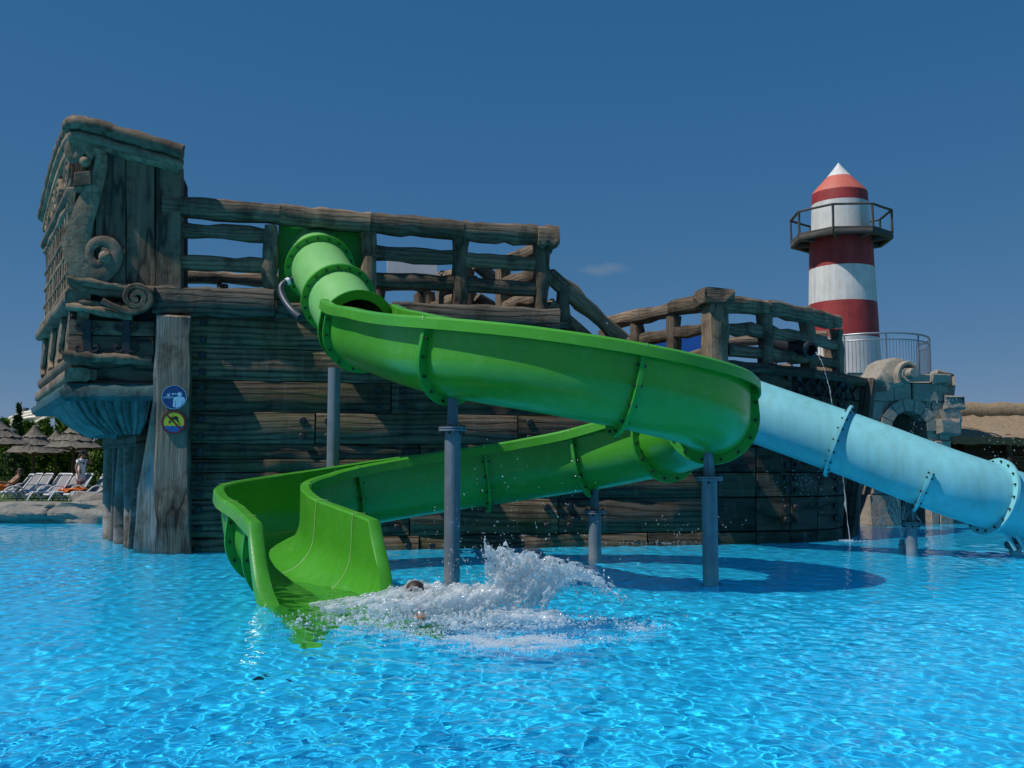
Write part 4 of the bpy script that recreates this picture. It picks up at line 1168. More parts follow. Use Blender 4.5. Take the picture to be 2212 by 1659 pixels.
    for z, rr in ((zt, .028), (zt - .17, .018), (zb + .12, .018)):
        tube('rail', [pt(a, z) for a in angs], rr, M_rail_steel, g, 8)
    for i, a in enumerate(np.linspace(R(-158), R(4), 56)):
        main = i % 11 == 0
        tube('stanchion' if main else 'bar', [pt(a, zb), pt(a, zt if main else zt - .17)], .026 if main else .008, M_rail_steel, g, 6)
build_tower()

def thatch_mat(name, a, b):
    m, nt, bs = new_mat(name)
    v = coords(nt, (14, 14, 1.5)); n = noise(nt, v, 2.5, 5, .7); n2 = noise(nt, coords(nt, (1, 1, 1)), 9, 5, .7)
    c = ramp(nt, [(.3, a), (.7, b)], n.outputs['Fac']); c = mixc(nt, .45, c, ramp(nt, [(.3, tuple(x * .55 for x in a)), (.7, b)], n2.outputs['Fac']))
    nt.links.new(c, bs.inputs['Base Color']); bs.inputs['Roughness'].default_value = .95; bs.inputs['Specular IOR Level'].default_value = .1
    k = bump(nt, None, n.outputs['Fac'], .8, .03); bump(nt, bs, n2.outputs['Fac'], .8, .04, k); return m
M_thatch = thatch_mat('grey_thatch', (.13, .115, .095), (.33, .295, .25)); M_reed = thatch_mat('brown_reed_thatch', (.20, .145, .085), (.44, .34, .23))
M_cabin = wood_mat('cabin_boards', (.04, .025, .018), (.10, .068, .048), (.16, .11, .08), bumpd=.01, tint=None)
M_pole = plain_mat('brown_pole', (.14, .065, .025), .7, .2, 5)

def build_hut():
    t = empty('thatched_hut', (18, 37, .16)); tag(t, 'brown thatched hut with dark board walls at the right edge', 'hut')
    Y = 35.5; x0, x1 = P(2060, 900, Y).x, P(2195, 900, Y).x + 1.6
    zr, ze = zpx(884, Y), zpx(945, Y); yb = Y + 4.5
    # roof: rounded ridge roll on two slopes
    def slope(y0, y1, z0, z1):
        bm = bmesh.new(); r = random.Random(5); n, m_ = 26, 8; g = []
        for j in range(m_ + 1):
            row = []
            for i in range(n + 1):
                f = j / m_; sag = -.06 * math.sin(math.pi * f)
                row.append(bm.verts.new((x0 - .5 * f * .6 + (x1 - x0 + .5 * f * 1.2) * i / n, y0 + (y1 - y0) * f, z0 + (z1 - z0) * f + sag + r.gauss(0, .022))))
            g.append(row)
        for j in range(m_):
            for i in range(n): bm.faces.new((g[j][i], g[j][i + 1], g[j + 1][i + 1], g[j + 1][i]))
        bm.normal_update(); bmesh.ops.solidify(bm, geom=bm.faces[:], thickness=-.28 if y1 < y0 else .28)
        return from_bm(bm, M_reed, 50)
    put('roof_slope', slope(Y + 2, Y - .6, zr, ze), t); put('roof_slope', slope(Y + 2, yb + .6, zr, ze), t)
    tube('ridge_roll', [(x0 + (x1 - x0) * i / 12, Y + 2, zr + .02 + .03 * math.sin(i * 1.7)) for i in range(13)], .36, M_reed, t, 14)
    zb = .1; nb = 9; hz = (ze - .1 - zb) / nb
    for i in range(nb):
        beam('wall_board', Vector((x0 + .4, Y + .1, zb + hz * (i + .5))), Vector((x1 - 1.3, Y + .1, zb + hz * (i + .5))), .08, hz - .012, M_cabin, t, noise=.004, ch=.01, seg=4)
    beam('side_wall', Vector((x1 - 1.35, Y + .2, 1.4)), Vector((x1 - 1.35, yb, 1.4)), .12, 2.6, M_cabin, t, noise=.004, ch=.01)
    beam('back_wall', Vector((x0 + .4, yb, 1.4)), Vector((x1 - 1.3, yb, 1.4)), .12, 2.6, M_cabin, t, noise=.004, ch=.01)
    for x in (P(2178, 1000, Y - .3).x, x1 - .5):
        beam('veranda_post', Vector((x, Y - .3, .1)), Vector((x, Y - .3, ze + .1)), .2, .2, M_cabin, t, up=Vector((0, 1, 0)), noise=.006)
build_hut()

# ------------------------------------------------------------------ things on the ship's decks
def deck_things():
    c = P(890, 582, 22.3); o = put('notice_board', box_mesh(1.14, .03, .85, M_board_white, .004), None, Matrix.Translation(c) @ Matrix.Rotation(R(10), 4, 'Z'))
    tag(o, 'plain pale grey board seen through the upper deck railing', 'board')
    o = empty('slide_entrance', P(1470, 800, 23.4)); tag(o, 'blue panel with dark round opening behind the fore deck railing', 'panel')
    A = P(1412, 795, 23.4); B = P(1536, 795, 23.4); zt = P(1470, 716, 23.4).z
    w = B.x - A.x; hgt = zt - 3.24; cxm = A.x + w * .78; rr = .38; zc = 3.84
    V, F = [], []
    n = 24
    for i in range(n):
        a = 2 * math.pi * i / n; V.append((cxm + rr * math.cos(a), 23.4, zc + rr * math.sin(a)))
    for i in range(n):
        a = 2 * math.pi * i / n; dx, dz = math.cos(a), math.sin(a)
        t = min(((B.x - cxm) / dx if dx > 0 else (A.x - cxm) / dx) if abs(dx) > 1e-6 else 99, ((zt - zc) / dz if dz > 0 else (3.24 - zc) / dz) if abs(dz) > 1e-6 else 99)
        V.append((cxm + dx * t, 23.4, zc + dz * t))
    for i in range(n): F.append((i, (i + 1) % n, n + (i + 1) % n, n + i))
    bm = bmesh.new(); vs = [bm.verts.new(v) for v in V]
    for f in F: bm.faces.new([vs[i] for i in f])
    bm.normal_update(); bmesh.ops.solidify(bm, geom=bm.faces[:], thickness=.04)
    put('sheet', from_bm(bm, M_board_blue), o)
    tube('tube_mouth', [(cxm, 23.42, zc), (cxm + .15, 24.2, zc - .1), (cxm + .5, 25.2, zc - .3)], rr, M_board_blue, o, 24)
    put('opening', cyl_mesh(rr * .98, rr * .98, .02, M_dark, 24), o, Matrix.Translation((cxm, 23.46, zc)) @ Matrix.Rotation(R(90), 4, 'X'))  # black disc: the dark inside of the tube painted on
    # cannon that spouts water
    g = empty('cannon', P(1715, 757, 21.0)); tag(g, 'black cannon barrel poking through the fore deck railing and spouting water', 'cannon')
    a = P(1672, 738, 21.7); b = P(1752, 757, 20.55)
    M = frame(a, b) @ Matrix.Rotation(R(90), 4, 'Y')
    L = (b - a).length
    prof = [(.0, -.12), (.05, -.1), (.05, -.04), (.20, 0), (.21, .12), (.19, .14), (.185, .5 * L), (.2, .5 * L + .02), (.2, .5 * L + .1), (.17, .5 * L + .12), (.15, L - .12), (.18, L - .1), (.18, L - .02), (.12, L), (.10, L - .2), (0, L - .25)]
    put('barrel', lathe_mesh(prof, M_iron, 24), g, M)
    beam('carriage', a + Vector((.2, -.2, -.75)), b + Vector((-.5, .35, -.65)), .3, .5, M_beam, g)
    # curved water jets
    m, nt, bs = new_mat('jet_water'); bs.inputs['Base Color'].default_value = (.85, .93, .97, 1); bs.inputs['Roughness'].default_value = .08
    bs.inputs['Transmission Weight'].default_value = .65; bs.inputs['IOR'].default_value = 1.33
    global M_jet; M_jet = m
    s = b + Vector((.06, -.08, -.05)); e = Vector((6.68, 19.88, 0))
    pts, rad = [], []
    r = random.Random(2)
    for i in range(60):
        f = i / 59; p = s.lerp(e, f); z = s.z - (s.z) * (f * .35 + .65 * f * f)
        hx = f ** .75
        q = Vector((s.x + (e.x - s.x) * hx, s.y + (e.y - s.y) * hx, z)); q += Vector((r.gauss(0, .003), r.gauss(0, .003), 0)) * (1 + 1.5 * f)
        pts.append(q); rad.append(max(.0025, .0075 + r.gauss(0, .005)))
    o = tube('water_jet', pts, rad, m, None, 6); tag(o, 'thin stream of water falling from the cannon to the pool', 'water jet')
    # fan fountain beside the blue slide's post
    g = empty('fountain', (6.72, 17.32, 0)); tag(g, 'small grey fountain nozzle with a fan of fine jets', 'fountain')
    put('nozzle', lathe_mesh([(.06, -.6), (.06, .12), (.045, .13), (.045, .2), (.0, .2)], M_steel, 16), g, Matrix.Translation((6.72, 17.32, 0)))
    for i in range(11):
        a = R(-42 + 8.4 * i); v = 3.6 + .5 * math.cos(a * 1.5)
        pts, rad = [], []
        for k in range(22):
            t = k * .03
            q = Vector((6.72 + v * .26 * math.sin(a) * t, 17.32 + .25 * math.sin(i * 1.7) * t, .2 + v * math.cos(a) * t - 4.9 * t * t))
            if q.z < 0: break
            pts.append(q); rad.append(max(.0015, .0032 + r.gauss(0, .0012)))
        tube('jet', pts, rad, m, g, 5)
deck_things()

# ------------------------------------------------------------------ left bank: rocks, loungers, parasols
def rock_mesh(sx, sy, sz, seed, mat, sub=4):
    g = np.random.default_rng(seed)
    bm = bmesh.new(); bmesh.ops.create_icosphere(bm, subdivisions=sub, radius=1)
    pl = [(Vector(g.normal(size=3)).normalized(), g.uniform(.62, .95)) for _ in range(14)] + [(Vector((0, 0, 1)), .62), (Vector((0, -1, .1)).normalized(), .7)]
    ph = g.uniform(0, 6, 9)
    for v in bm.verts:
        for n, d in pl:
            e = v.co.dot(n) - d
            if e > 0: v.co -= n * e * .92
        c = v.co
        k = .05 * math.sin(5 * c.x + ph[0] + 2 * math.sin(3 * c.z + ph[1])) + .04 * math.sin(9 * c.y + 7 * c.z + ph[2]) + .03 * math.sin(14 * c.x + 6 * c.z + ph[3])
        v.co *= 1 + k
    bmesh.ops.scale(bm, vec=(sx, sy, sz), verts=bm.verts)
    return from_bm(bm, mat, 28)
def bank():
    specs = [(-19.5, 28.0, 2.4, 1.4, .40), (-16.4, 27.9, 2.2, 1.3, .38), (-13.6, 28.0, 2.0, 1.3, .42), (-11.4, 28.0, 1.7, 1.3, .44), (-9.0, 28.1, 2.2, 1.3, .40),
             (-15.2, 27.9, 2.4, .7, .62), (-12.4, 27.9, 2.2, .7, .60), (-10.0, 27.9, 1.9, .7, .62), (-11.55, 29.2, 1.5, .9, .52)]
    zc = [.24, .22, .24, .26, .24, -.16, -.16, -.16, .42]
    labs = ['large flat grey rock on the pool bank beyond the left picture edge', 'broad grey rock on the pool bank below the reclining bather', 'flat tan rock on the bank in front of the nearest white lounger',
            'tall layered rock on the bank beside the ship stern', 'grey bank rock mostly hidden behind the ship stern', 'low shaded rock at the waterline left of the bank crack',
            'long shaded rock at the waterline under the flat tan rock', 'low waterline rock tucked against the ship stern', 'pale ridged rock behind which the walking woman stands']
    for i, ((x, y, a, b, c), l) in enumerate(zip(specs, labs)):
        o = put('bank_rock', rock_mesh(a, b, c, 30 + i, M_rock), None, Matrix.Translation((x, y, zc[i])) @ Matrix.Rotation(.15 * math.sin(i * 2.1), 4, 'Z'))
        tag(o, l, 'rock', 'rocks along the pool bank')
bank()

M_frame = plain_mat('white_resin', (.70, .71, .73), .4, .05); M_mesh_ = plain_mat('grey_sling_fabric', (.24, .235, .245), .8, .1, 30, .002)
M_navy = plain_mat('navy_cloth_and_shade', (.035, .045, .06), .9, .2, 20, .004); M_orange = plain_mat('orange_towel', (.62, .13, .01), .9, .15, 12, .01)
def lounger(loc, rz, label, back=52, towel=None):
    root = empty('sun_lounger', loc); tag(root, label, 'sun lounger', 'white loungers on the lawn')
    B = Matrix.Translation(loc) @ Matrix.Rotation(rz, 4, 'Z') @ Matrix.Scale(.84, 4); WM[root.name] = Matrix.Translation(loc)
    W = .33; hz = .34; hinge = .25; bl = .82; a = R(back)
    top = Vector((0, hinge + bl * math.cos(a), hz + bl * math.sin(a)))
    def q(p): return B @ Vector(p)
    for s in (-1, 1):
        pts = [(s * W, -1.0, hz - .10), (s * W, -.95, hz - .02), (s * W, -.6, hz), (s * W, hinge, hz), (s * W, top.y - .03, top.z - .06)]
        pp, _ = catmull([tuple(q(p)) for p in pts], .12); tube('side_rail', [Vector(p) for p in pp], .03, M_frame, root, 8)
        for y0, y1 in ((-.82, -1.06), (-.75, -.45)):
            pp, _ = catmull([tuple(q((s * (W + .03), y0, hz))), tuple(q((s * (W + .05), (y0 + y1) / 2 - .02, hz * .6))), tuple(q((s * (W + .05), y1, .02)))], .1); tube('leg', [Vector(p) for p in pp], .028, M_frame, root, 8)
        tube('leg', [q((s * W, .35, hz)), q((s * (W + .03), .6, .02))], .028, M_frame, root, 8)
        pp, _ = catmull([tuple(q((s * (W + .04), -.3, hz))), tuple(q((s * (W + .06), -.05, hz + .2))), tuple(q((s * (W + .06), .3, hz + .22))), tuple(q((s * (W + .04), .55, hz - .05)))], .1); tube('armrest', [Vector(p) for p in pp], .026, M_frame, root, 8)
    tube('cross_bar', [q((-W, top.y, top.z)), q((-W * .8, top.y + .03, top.z + .05)), q((W * .8, top.y + .03, top.z + .05)), q((W, top.y, top.z))], .032, M_frame, root, 8)
    tube('cross_bar', [q((-W, -1.0, hz - .1)), q((0, -1.03, hz - .1)), q((W, -1.0, hz - .1))], .04, M_frame, root, 8)
    def sheet(name, ys, mat, lift=0, w=W - .02, drop=0):
        V, F = [], []
        for (y, z) in ys:
            for s in (-1, 0, 1): V.append(q((s * w, y, z + lift - .012 * (1 - abs(s)) - drop * abs(s))))
        for i in range(len(ys) - 1):
            for j in range(2): F.append((i * 3 + j, i * 3 + j + 1, (i + 1) * 3 + j + 1, (i + 1) * 3 + j))
        bm = bmesh.new(); vs = [bm.verts.new(v - Vector(loc)) for v in V]
        for f in F: bm.faces.new([vs[i] for i in f])
        bm.normal_update(); bmesh.ops.solidify(bm, geom=bm.faces[:], thickness=.012)
        put(name, from_bm(bm, mat, 60), root, Matrix.Translation(loc))
    sheet('seat', [(-.98, hz - .04), (-.6, hz + .01), (-.2, hz), (hinge, hz + .01)], M_mesh_)
    sheet('backrest', [(hinge, hz + .012), (hinge + .5 * bl * math.cos(a), hz + .5 * bl * math.sin(a)), (top.y, top.z)], M_mesh_ if towel != 'navy' else M_navy)
    return B
def toz(x, y, Y): p = P(x, y, Y); return (p.x, p.y, GZ)
rzL = R(-36)
lounger(toz(105, 1075, 33.0), rzL, 'white lounger with empty grey sling, nearest of the row to the pool')
lounger(toz(150, 1075, 33.2), rzL, 'white lounger carrying an orange towel behind the walking woman')
lounger(toz(18, 1075, 32.2), R(-52), 'white lounger with a dark backrest on which a bather reclines', 50, 'navy')
lounger(toz(68, 1065, 36.5), rzL, 'white lounger just left of the shade-darkened lounger in the second row')
lounger(toz(98, 1065, 36.2), rzL, 'second row lounger with parasol shade painted into its dark backrest', 52, 'navy')  # navy backrest stands for a shadow, put into the fabric colour
lounger(toz(135, 1065, 36.5), rzL, 'white lounger in the second row behind the empty front lounger')
lounger(toz(192, 1075, 33.4), rzL, 'white lounger half hidden by the ship stern, right of the woman')
lounger(toz(48, 1065, 38.5), rzL, 'white lounger farthest back, beside the middle parasol pole')
def towel():
    bm = bmesh.new(); n = 12; g = []
    for i in range(n + 1):
        g.append([bm.verts.new((-.32 + .64 * i / n, -.35 + .7 * j / n, .05 + .05 * math.sin(i * 1.1 + j * .7) + .10 * math.exp(-((i - 8) ** 2 + (j - 8) ** 2) / 14))) for j in range(n + 1)])
    for i in range(n):
        for j in range(n): bm.faces.new((g[i][j], g[i + 1][j], g[i + 1][j + 1], g[i][j + 1]))
    bm.normal_update(); bmesh.ops.solidify(bm, geom=bm.faces[:], thickness=.03)
    p = toz(157, 1070, 33.1)
    o = put('towel', from_bm(bm, M_orange, 180), None, Matrix.Translation((p[0], p[1], GZ + .29)) @ Matrix.Rotation(rzL, 4, 'Z')); tag(o, 'crumpled bright orange towel on a white lounger', 'towel')
towel()

def parasol(px, Y, apex_y, eave_y, rad, label, seed):
    r = random.Random(seed)
    c = P(px, 1000, Y); za = P(px, apex_y, Y).z; ze = P(px, eave_y, Y).z
    loc = (c.x, Y, GZ); root = empty('parasol', loc); tag(root, label, 'parasol', 'thatched parasols on the lawn')
    M = Matrix.Translation((c.x, Y, 0))
    n = 40; Hh = za - ze
    for k, (f0, f1) in enumerate(((0.0, .42), (.30, .72), (.62, 1.0))):      # three overlapping skirts
        V, F = [], []; m_ = 5
        for j in range(m_ + 1):
            f = f0 + (f1 - f0) * j / m_
            for i in range(n):
                a = 2 * math.pi * i / n
                rr = rad * (.05 + .95 * f ** 1.12) + .02 * (2 - k) * 0 + (.03 if j == m_ else 0) + r.gauss(0, .012)
                zz = ze + Hh * (1.0 - 1.0 * f ** .85) + (.03 * (3 - k)) * (j / m_) * .6 + (r.gauss(0, .022) if j == m_ else r.gauss(0, .012))
                V.append((rr * math.cos(a), rr * math.sin(a), zz))
        for j in range(m_):
            for i in range(n): F.append((j * n + i, (j + 1) * n + i, (j + 1) * n + (i + 1) % n, j * n + (i + 1) % n))
        put('thatch_skirt', mesh(V, F, M_thatch), root, M)
    # loose straw over the skirts
    V, F = [], []
    for i in range(900):
        a = r.uniform(0, 6.283); f = r.uniform(.1, .98); l = r.uniform(.12, .3)
        def pt(f, da=0, up=.03): return Vector((rad * (.05 + .95 * f ** 1.12) * math.cos(a + da), rad * (.05 + .95 * f ** 1.12) * math.sin(a + da), ze + Hh * (1.0 - 1.0 * f ** .85) + up))
        p0 = pt(f); p1 = pt(min(1.12, f + l / rad * .8), r.uniform(-.05, .05), r.uniform(.0, .05)); w = .012 / max(.2, f)
        k = len(V); V += [p0, pt(f, w), p1]; F.append((k, k + 1, k + 2))
    tag(put('straw', mesh(V, F, M_thatch, False), root, M), kind='stuff')
    put('top_knot', lathe_mesh([(.0, za + .02), (.07, za), (.10, za - .08), (.075, za - .17), (.11, za - .26), (.17, ze + Hh * .80)], M_thatch, 14), root, M)
    put('pole', cyl_mesh(.06, .055, ze + Hh * .8 - GZ, M_pole, 12, z0=GZ), root, M)
    for i in range(6):
        a = i * math.pi / 3 + .3; d = Vector((math.cos(a), math.sin(a), 0))
        tube('strut', [Vector((c.x, Y, ze - .1)), Vector((c.x, Y, ze + .04)) + d * rad * .8], .025, M_pole, root, 6)
parasol(158, 38, 913, 968, 1.03, 'grey thatched parasol nearest the ship, above the walking woman', 1)
parasol(72, 40, 919, 979, 1.05, 'grey thatched parasol in the middle, taller peaked than its neighbours', 2)
parasol(-8, 35, 905, 960, 1.08, 'sunlit thatched parasol cut off by the left picture edge', 3)
parasol(119, 47, 931, 976, 1.05, 'far thatched parasol whose tip shows between the two nearer ones', 4)
parasol(150, 50, 915, 978, 1.05, 'thatched parasol directly behind the one nearest the ship', 5)

# ------------------------------------------------------------------ trees and hedge
def leaf_mat(name, a, b):
    m, nt, bs = new_mat(name)
    n = noise(nt, coords(nt, kind='Object'), 3.5, 3, .6)
    nt.links.new(ramp(nt, [(.3, a), (.7, b)], n.outputs['Fac']), bs.inputs['Base Color']); bs.inputs['Roughness'].default_value = .7
    bs.inputs['Specular IOR Level'].default_value = .2
    return m
M_leaf = leaf_mat('thuja_foliage', (.06, .12, .014), (.16, .25, .03)); M_leaf2 = leaf_mat('dark_conifer', (.02, .05, .012), (.05, .095, .02)); M_bark = plain_mat('bark', (.08, .055, .04), .9, .3, 8, .01)
def tree(px, Y, top_y, width, label, seed, kind='thuja', cat='tree', group='evergreens behind the parasols', n=2600, mat=None, name='thuja_tree'):
    g = np.random.default_rng(seed); c = P(px, 1000, Y); H = P(px, top_y, Y).z - GZ
    root = empty(name, (c.x, Y, GZ)); tag(root, label, cat, group)
    n = int(n * 1.7)
    M = Matrix.Translation((c.x, Y, GZ))
    put('trunk', cyl_mesh(.10, .03, H * .8, M_bark, 8), root, M)
    cl = 60; cz = g.uniform(.03, .98, cl)
    if kind == 'thuja': prof = lambda z: width * np.clip(1.05 - .75 * z ** 2.2, .12, 1) * np.clip(.55 + 2.5 * z, 0, 1)
    else: prof = lambda z: width * np.clip(1.0 - z, .03, 1)
    ca = g.uniform(0, 2 * np.pi, cl); cr = prof(cz) * np.sqrt(g.uniform(.25, 1, cl)) * .8
    cen = np.stack([cr * np.cos(ca), cr * np.sin(ca), cz * H], 1)
    csz = (.30 + .22 * g.random(cl)) * width * np.clip(1.15 - cz, .25, 1)
    idx = g.integers(0, cl, n); d = g.normal(size=(n, 3)); d /= np.linalg.norm(d, axis=1)[:, None]
    pos = cen[idx] + d * (csz[idx] * g.uniform(.55, 1.0, n))[:, None] * np.array([1, 1, 1.25])
    pos[:, 2] = np.clip(pos[:, 2], .02, H * 1.01)
    s = g.uniform(.06, .14, n) * (.9 if kind == 'thuja' else .8)
    u = g.normal(size=(n, 3)) + d * .3; u /= np.linalg.norm(u, axis=1)[:, None]
    w = np.cross(d + .4 * g.normal(size=(n, 3)), u); w /= np.linalg.norm(w, axis=1)[:, None]
    u[:, 2] += .5
    V = np.stack([pos - w * s[:, None] * .5, pos + w * s[:, None] * .5, pos + u * s[:, None] * 1.5], 1).reshape(-1, 3)
    F = np.arange(3 * n).reshape(-1, 3).tolist()
    put('crown', mesh(V.tolist(), F, mat or M_leaf, False), root, M)
for i, (px, Y, ty, w, l) in enumerate(((4, 50, 909, 1.0, 'broad evergreen at the left picture edge behind the parasols'), (60, 51, 914, .95, 'evergreen right of the slim conifer, behind the middle parasol'),
        (92, 50, 902, .95, 'tall evergreen directly behind the peaked middle parasol'), (122, 51, 906, .95, 'evergreen behind the far parasol tip'), (150, 50, 902, 1.0, 'full evergreen below the white tube slides'),
        (180, 51, 908, 1.0, 'evergreen partly behind the ship corbel'), (205, 50, 912, 1.0, 'evergreen just left of the ship stern wall'), (-30, 51, 900, 1.0, 'evergreen beyond the left picture edge'), (235, 51, 910, 1.0, 'evergreen hidden mostly behind the ship stern'))):
    tree(px, Y, ty, w, l, 60 + i, n=3600)
tree(35, 47, 870, .80, 'slim pointed conifer rising above the hedge at left', 80, 'conifer', mat=M_leaf2, n=2600, name='conifer_tree')
tree(2207, 44, 962, .9, 'sunlit green shrub beside the thatched hut', 81, 'thuja', 'shrub', None, n=3000, name='shrub')
tree(2240, 60, 965, 1.6, 'far green tree beyond the thatched hut', 82, 'thuja', 'tree', None, n=2600)

# ------------------------------------------------------------------ far white tube slides with their sign
def far_slides():
    t = empty('racing_slide', P(100, 930, 118)); tag(t, 'distant cream racing slide of parallel tubes above the evergreens', 'water slide')
    m = plain_mat('cream_fibreglass', (.70, .66, .54), .4, .05); Y = 118
    zf = lambda x, y: ((x / 9.217) / 1.0339, (y / 9.217 + 860) / 1.0339)
    for k, pts in enumerate(([(960, 410), (900, 440), (840, 500), (700, 550), (470, 600), (200, 700)], [(1150, 410), (1090, 440), (1030, 500), (860, 570), (500, 650), (150, 800)], [(1300, 420), (1240, 460), (1180, 520), (1050, 590), (780, 660), (480, 710), (200, 860)], [(1480, 430), (1420, 460), (1350, 520), (1180, 600), (950, 680), (700, 800)], [(1600, 520), (1530, 540), (1450, 590), (1300, 680)])):
        pp, _ = catmull([tuple(P(*zf(*q), Y - k * .5)) for q in pts], .4)
        tube('tube', [Vector(q) for q in pp], .29, m, t, 12)
        for j in range(3, len(pp) - 2, 5):
            a, b = Vector(pp[j]), Vector(pp[j + 1]); tube('joint_ring', [a, a + (b - a).normalized() * .07], .33, m, t, 12)
    for x in (835, 1200):
        tube('mast', [P(*zf(x, 700), Y + 2), P(*zf(x, 195), Y + 2)], .035, M_steel, t, 6)
    tube('mast_bar', [P(*zf(840, 195), Y + 2), P(*zf(1460, 235), Y + 2)], .03, M_steel, t, 6)
    a = P(*zf(800, 470), Y + 1.5); b = P(*zf(1650, 480), Y + 1.5); beam('platform', a, b, 3, .5, M_steel, t, noise=0)
    for x in (530, 1400): tube('tower_leg', [P(*zf(x, 470), Y + 1.5), Vector((P(*zf(x, 470), Y + 1.5).x, Y + 1.5, GZ))], .35, M_steel, t, 10)
    g = empty('slide_sign', P(*zf(1250, 340), Y + .4)); tag(g, 'small white sign with red lettering above the far white slides', 'sign')
    p0 = P(*zf(1085, 362), Y + .4); p1 = P(*zf(1640, 270), Y + .4)
    V = [P(*zf(x, y), Y + .45) for x, y in ((1085, 345), (1090, 280), (1140, 258), (1650, 262), (1650, 350))]
    prism('sign_back', V, Vector((0, -1, 0)), .1, M_white, g, Vector((1, 0, 0)), jit=.01, bev=.01)
    prism('red_bar', [P(*zf(x, y), Y + .38) for x, y in ((1040, 368), (1650, 378), (1650, 348), (1040, 334))], Vector((0, -1, 0)), .06, M_red, g, Vector((1, 0, 0)), jit=0, bev=.005)
    cu = bpy.data.curves.new('lettering', 'FONT'); cu.body = 'Kamikaze'; cu.size = 1.15; cu.extrude = .03; cu.shear = .25; cu.materials.append(M_red)
    to = bpy.data.objects.new('tmp', cu); COL.objects.link(to); dg = bpy.context.evaluated_depsgraph_get(); cm = bpy.data.meshes.new_from_object(to.evaluated_get(dg)); bpy.data.objects.remove(to)
    q = P(*zf(1095, 335), Y + .36); put('lettering', cm, g, Matrix.Translation(q) @ Matrix.Rotation(R(90), 4, 'X'))
far_slides()

# ------------------------------------------------------------------ people
M_skin = plain_mat('skin', (.42, .22, .145), .55, .08, 8); M_skin2 = plain_mat('tanned_skin', (.33, .165, .10), .5, .08, 8)
M_shirt = plain_mat('white_cotton', (.72, .74, .80), .9, .04, 10); M_hair = plain_mat('dark_brown_hair', (.03, .018, .012), .6, .3, 20, .004)
M_print = plain_mat('red_print', (.35, .03, .06), .8, .1); M_capm = plain_mat('navy_cap', (.01, .015, .035), .8, .1)
def skin_mesh(J, E, mat, levels=2):
    names = list(J); idx = {n: i for i, n in enumerate(names)}
    me = bpy.data.meshes.new('tmp'); me.from_pydata([J[n][0] for n in names], [(idx[a], idx[b]) for a, b in E], []); o = bpy.data.objects.new('tmp', me); COL.objects.link(o)
    sk = o.modifiers.new('s', 'SKIN'); sk.use_smooth_shade = True; sb = o.modifiers.new('d', 'SUBSURF'); sb.levels = levels; sb.render_levels = levels
    if not me.skin_vertices: me.skin_vertices
    lay = me.skin_vertices[0].data
    for n in names:
        rr = J[n][1]; lay[idx[n]].radius = rr if hasattr(rr, '__len__') else (rr, rr)
    lay[0].use_root = True
    dg = bpy.context.evaluated_depsgraph_get(); out = bpy.data.meshes.new_from_object(o.evaluated_get(dg)); bpy.data.objects.remove(o)
    out.materials.clear(); out.materials.append(mat); out.shade_smooth(); return out
def ball(name, c, r, mat, parent, M, sub=3, sc_=(1, 1, 1)):
    bm = bmesh.new(); bmesh.ops.create_icosphere(bm, subdivisions=sub, radius=r); bmesh.ops.scale(bm, vec=sc_, verts=bm.verts); bmesh.ops.translate(bm, vec=c, verts=bm.verts)
    return put(name, from_bm(bm, mat, 180), parent, M)
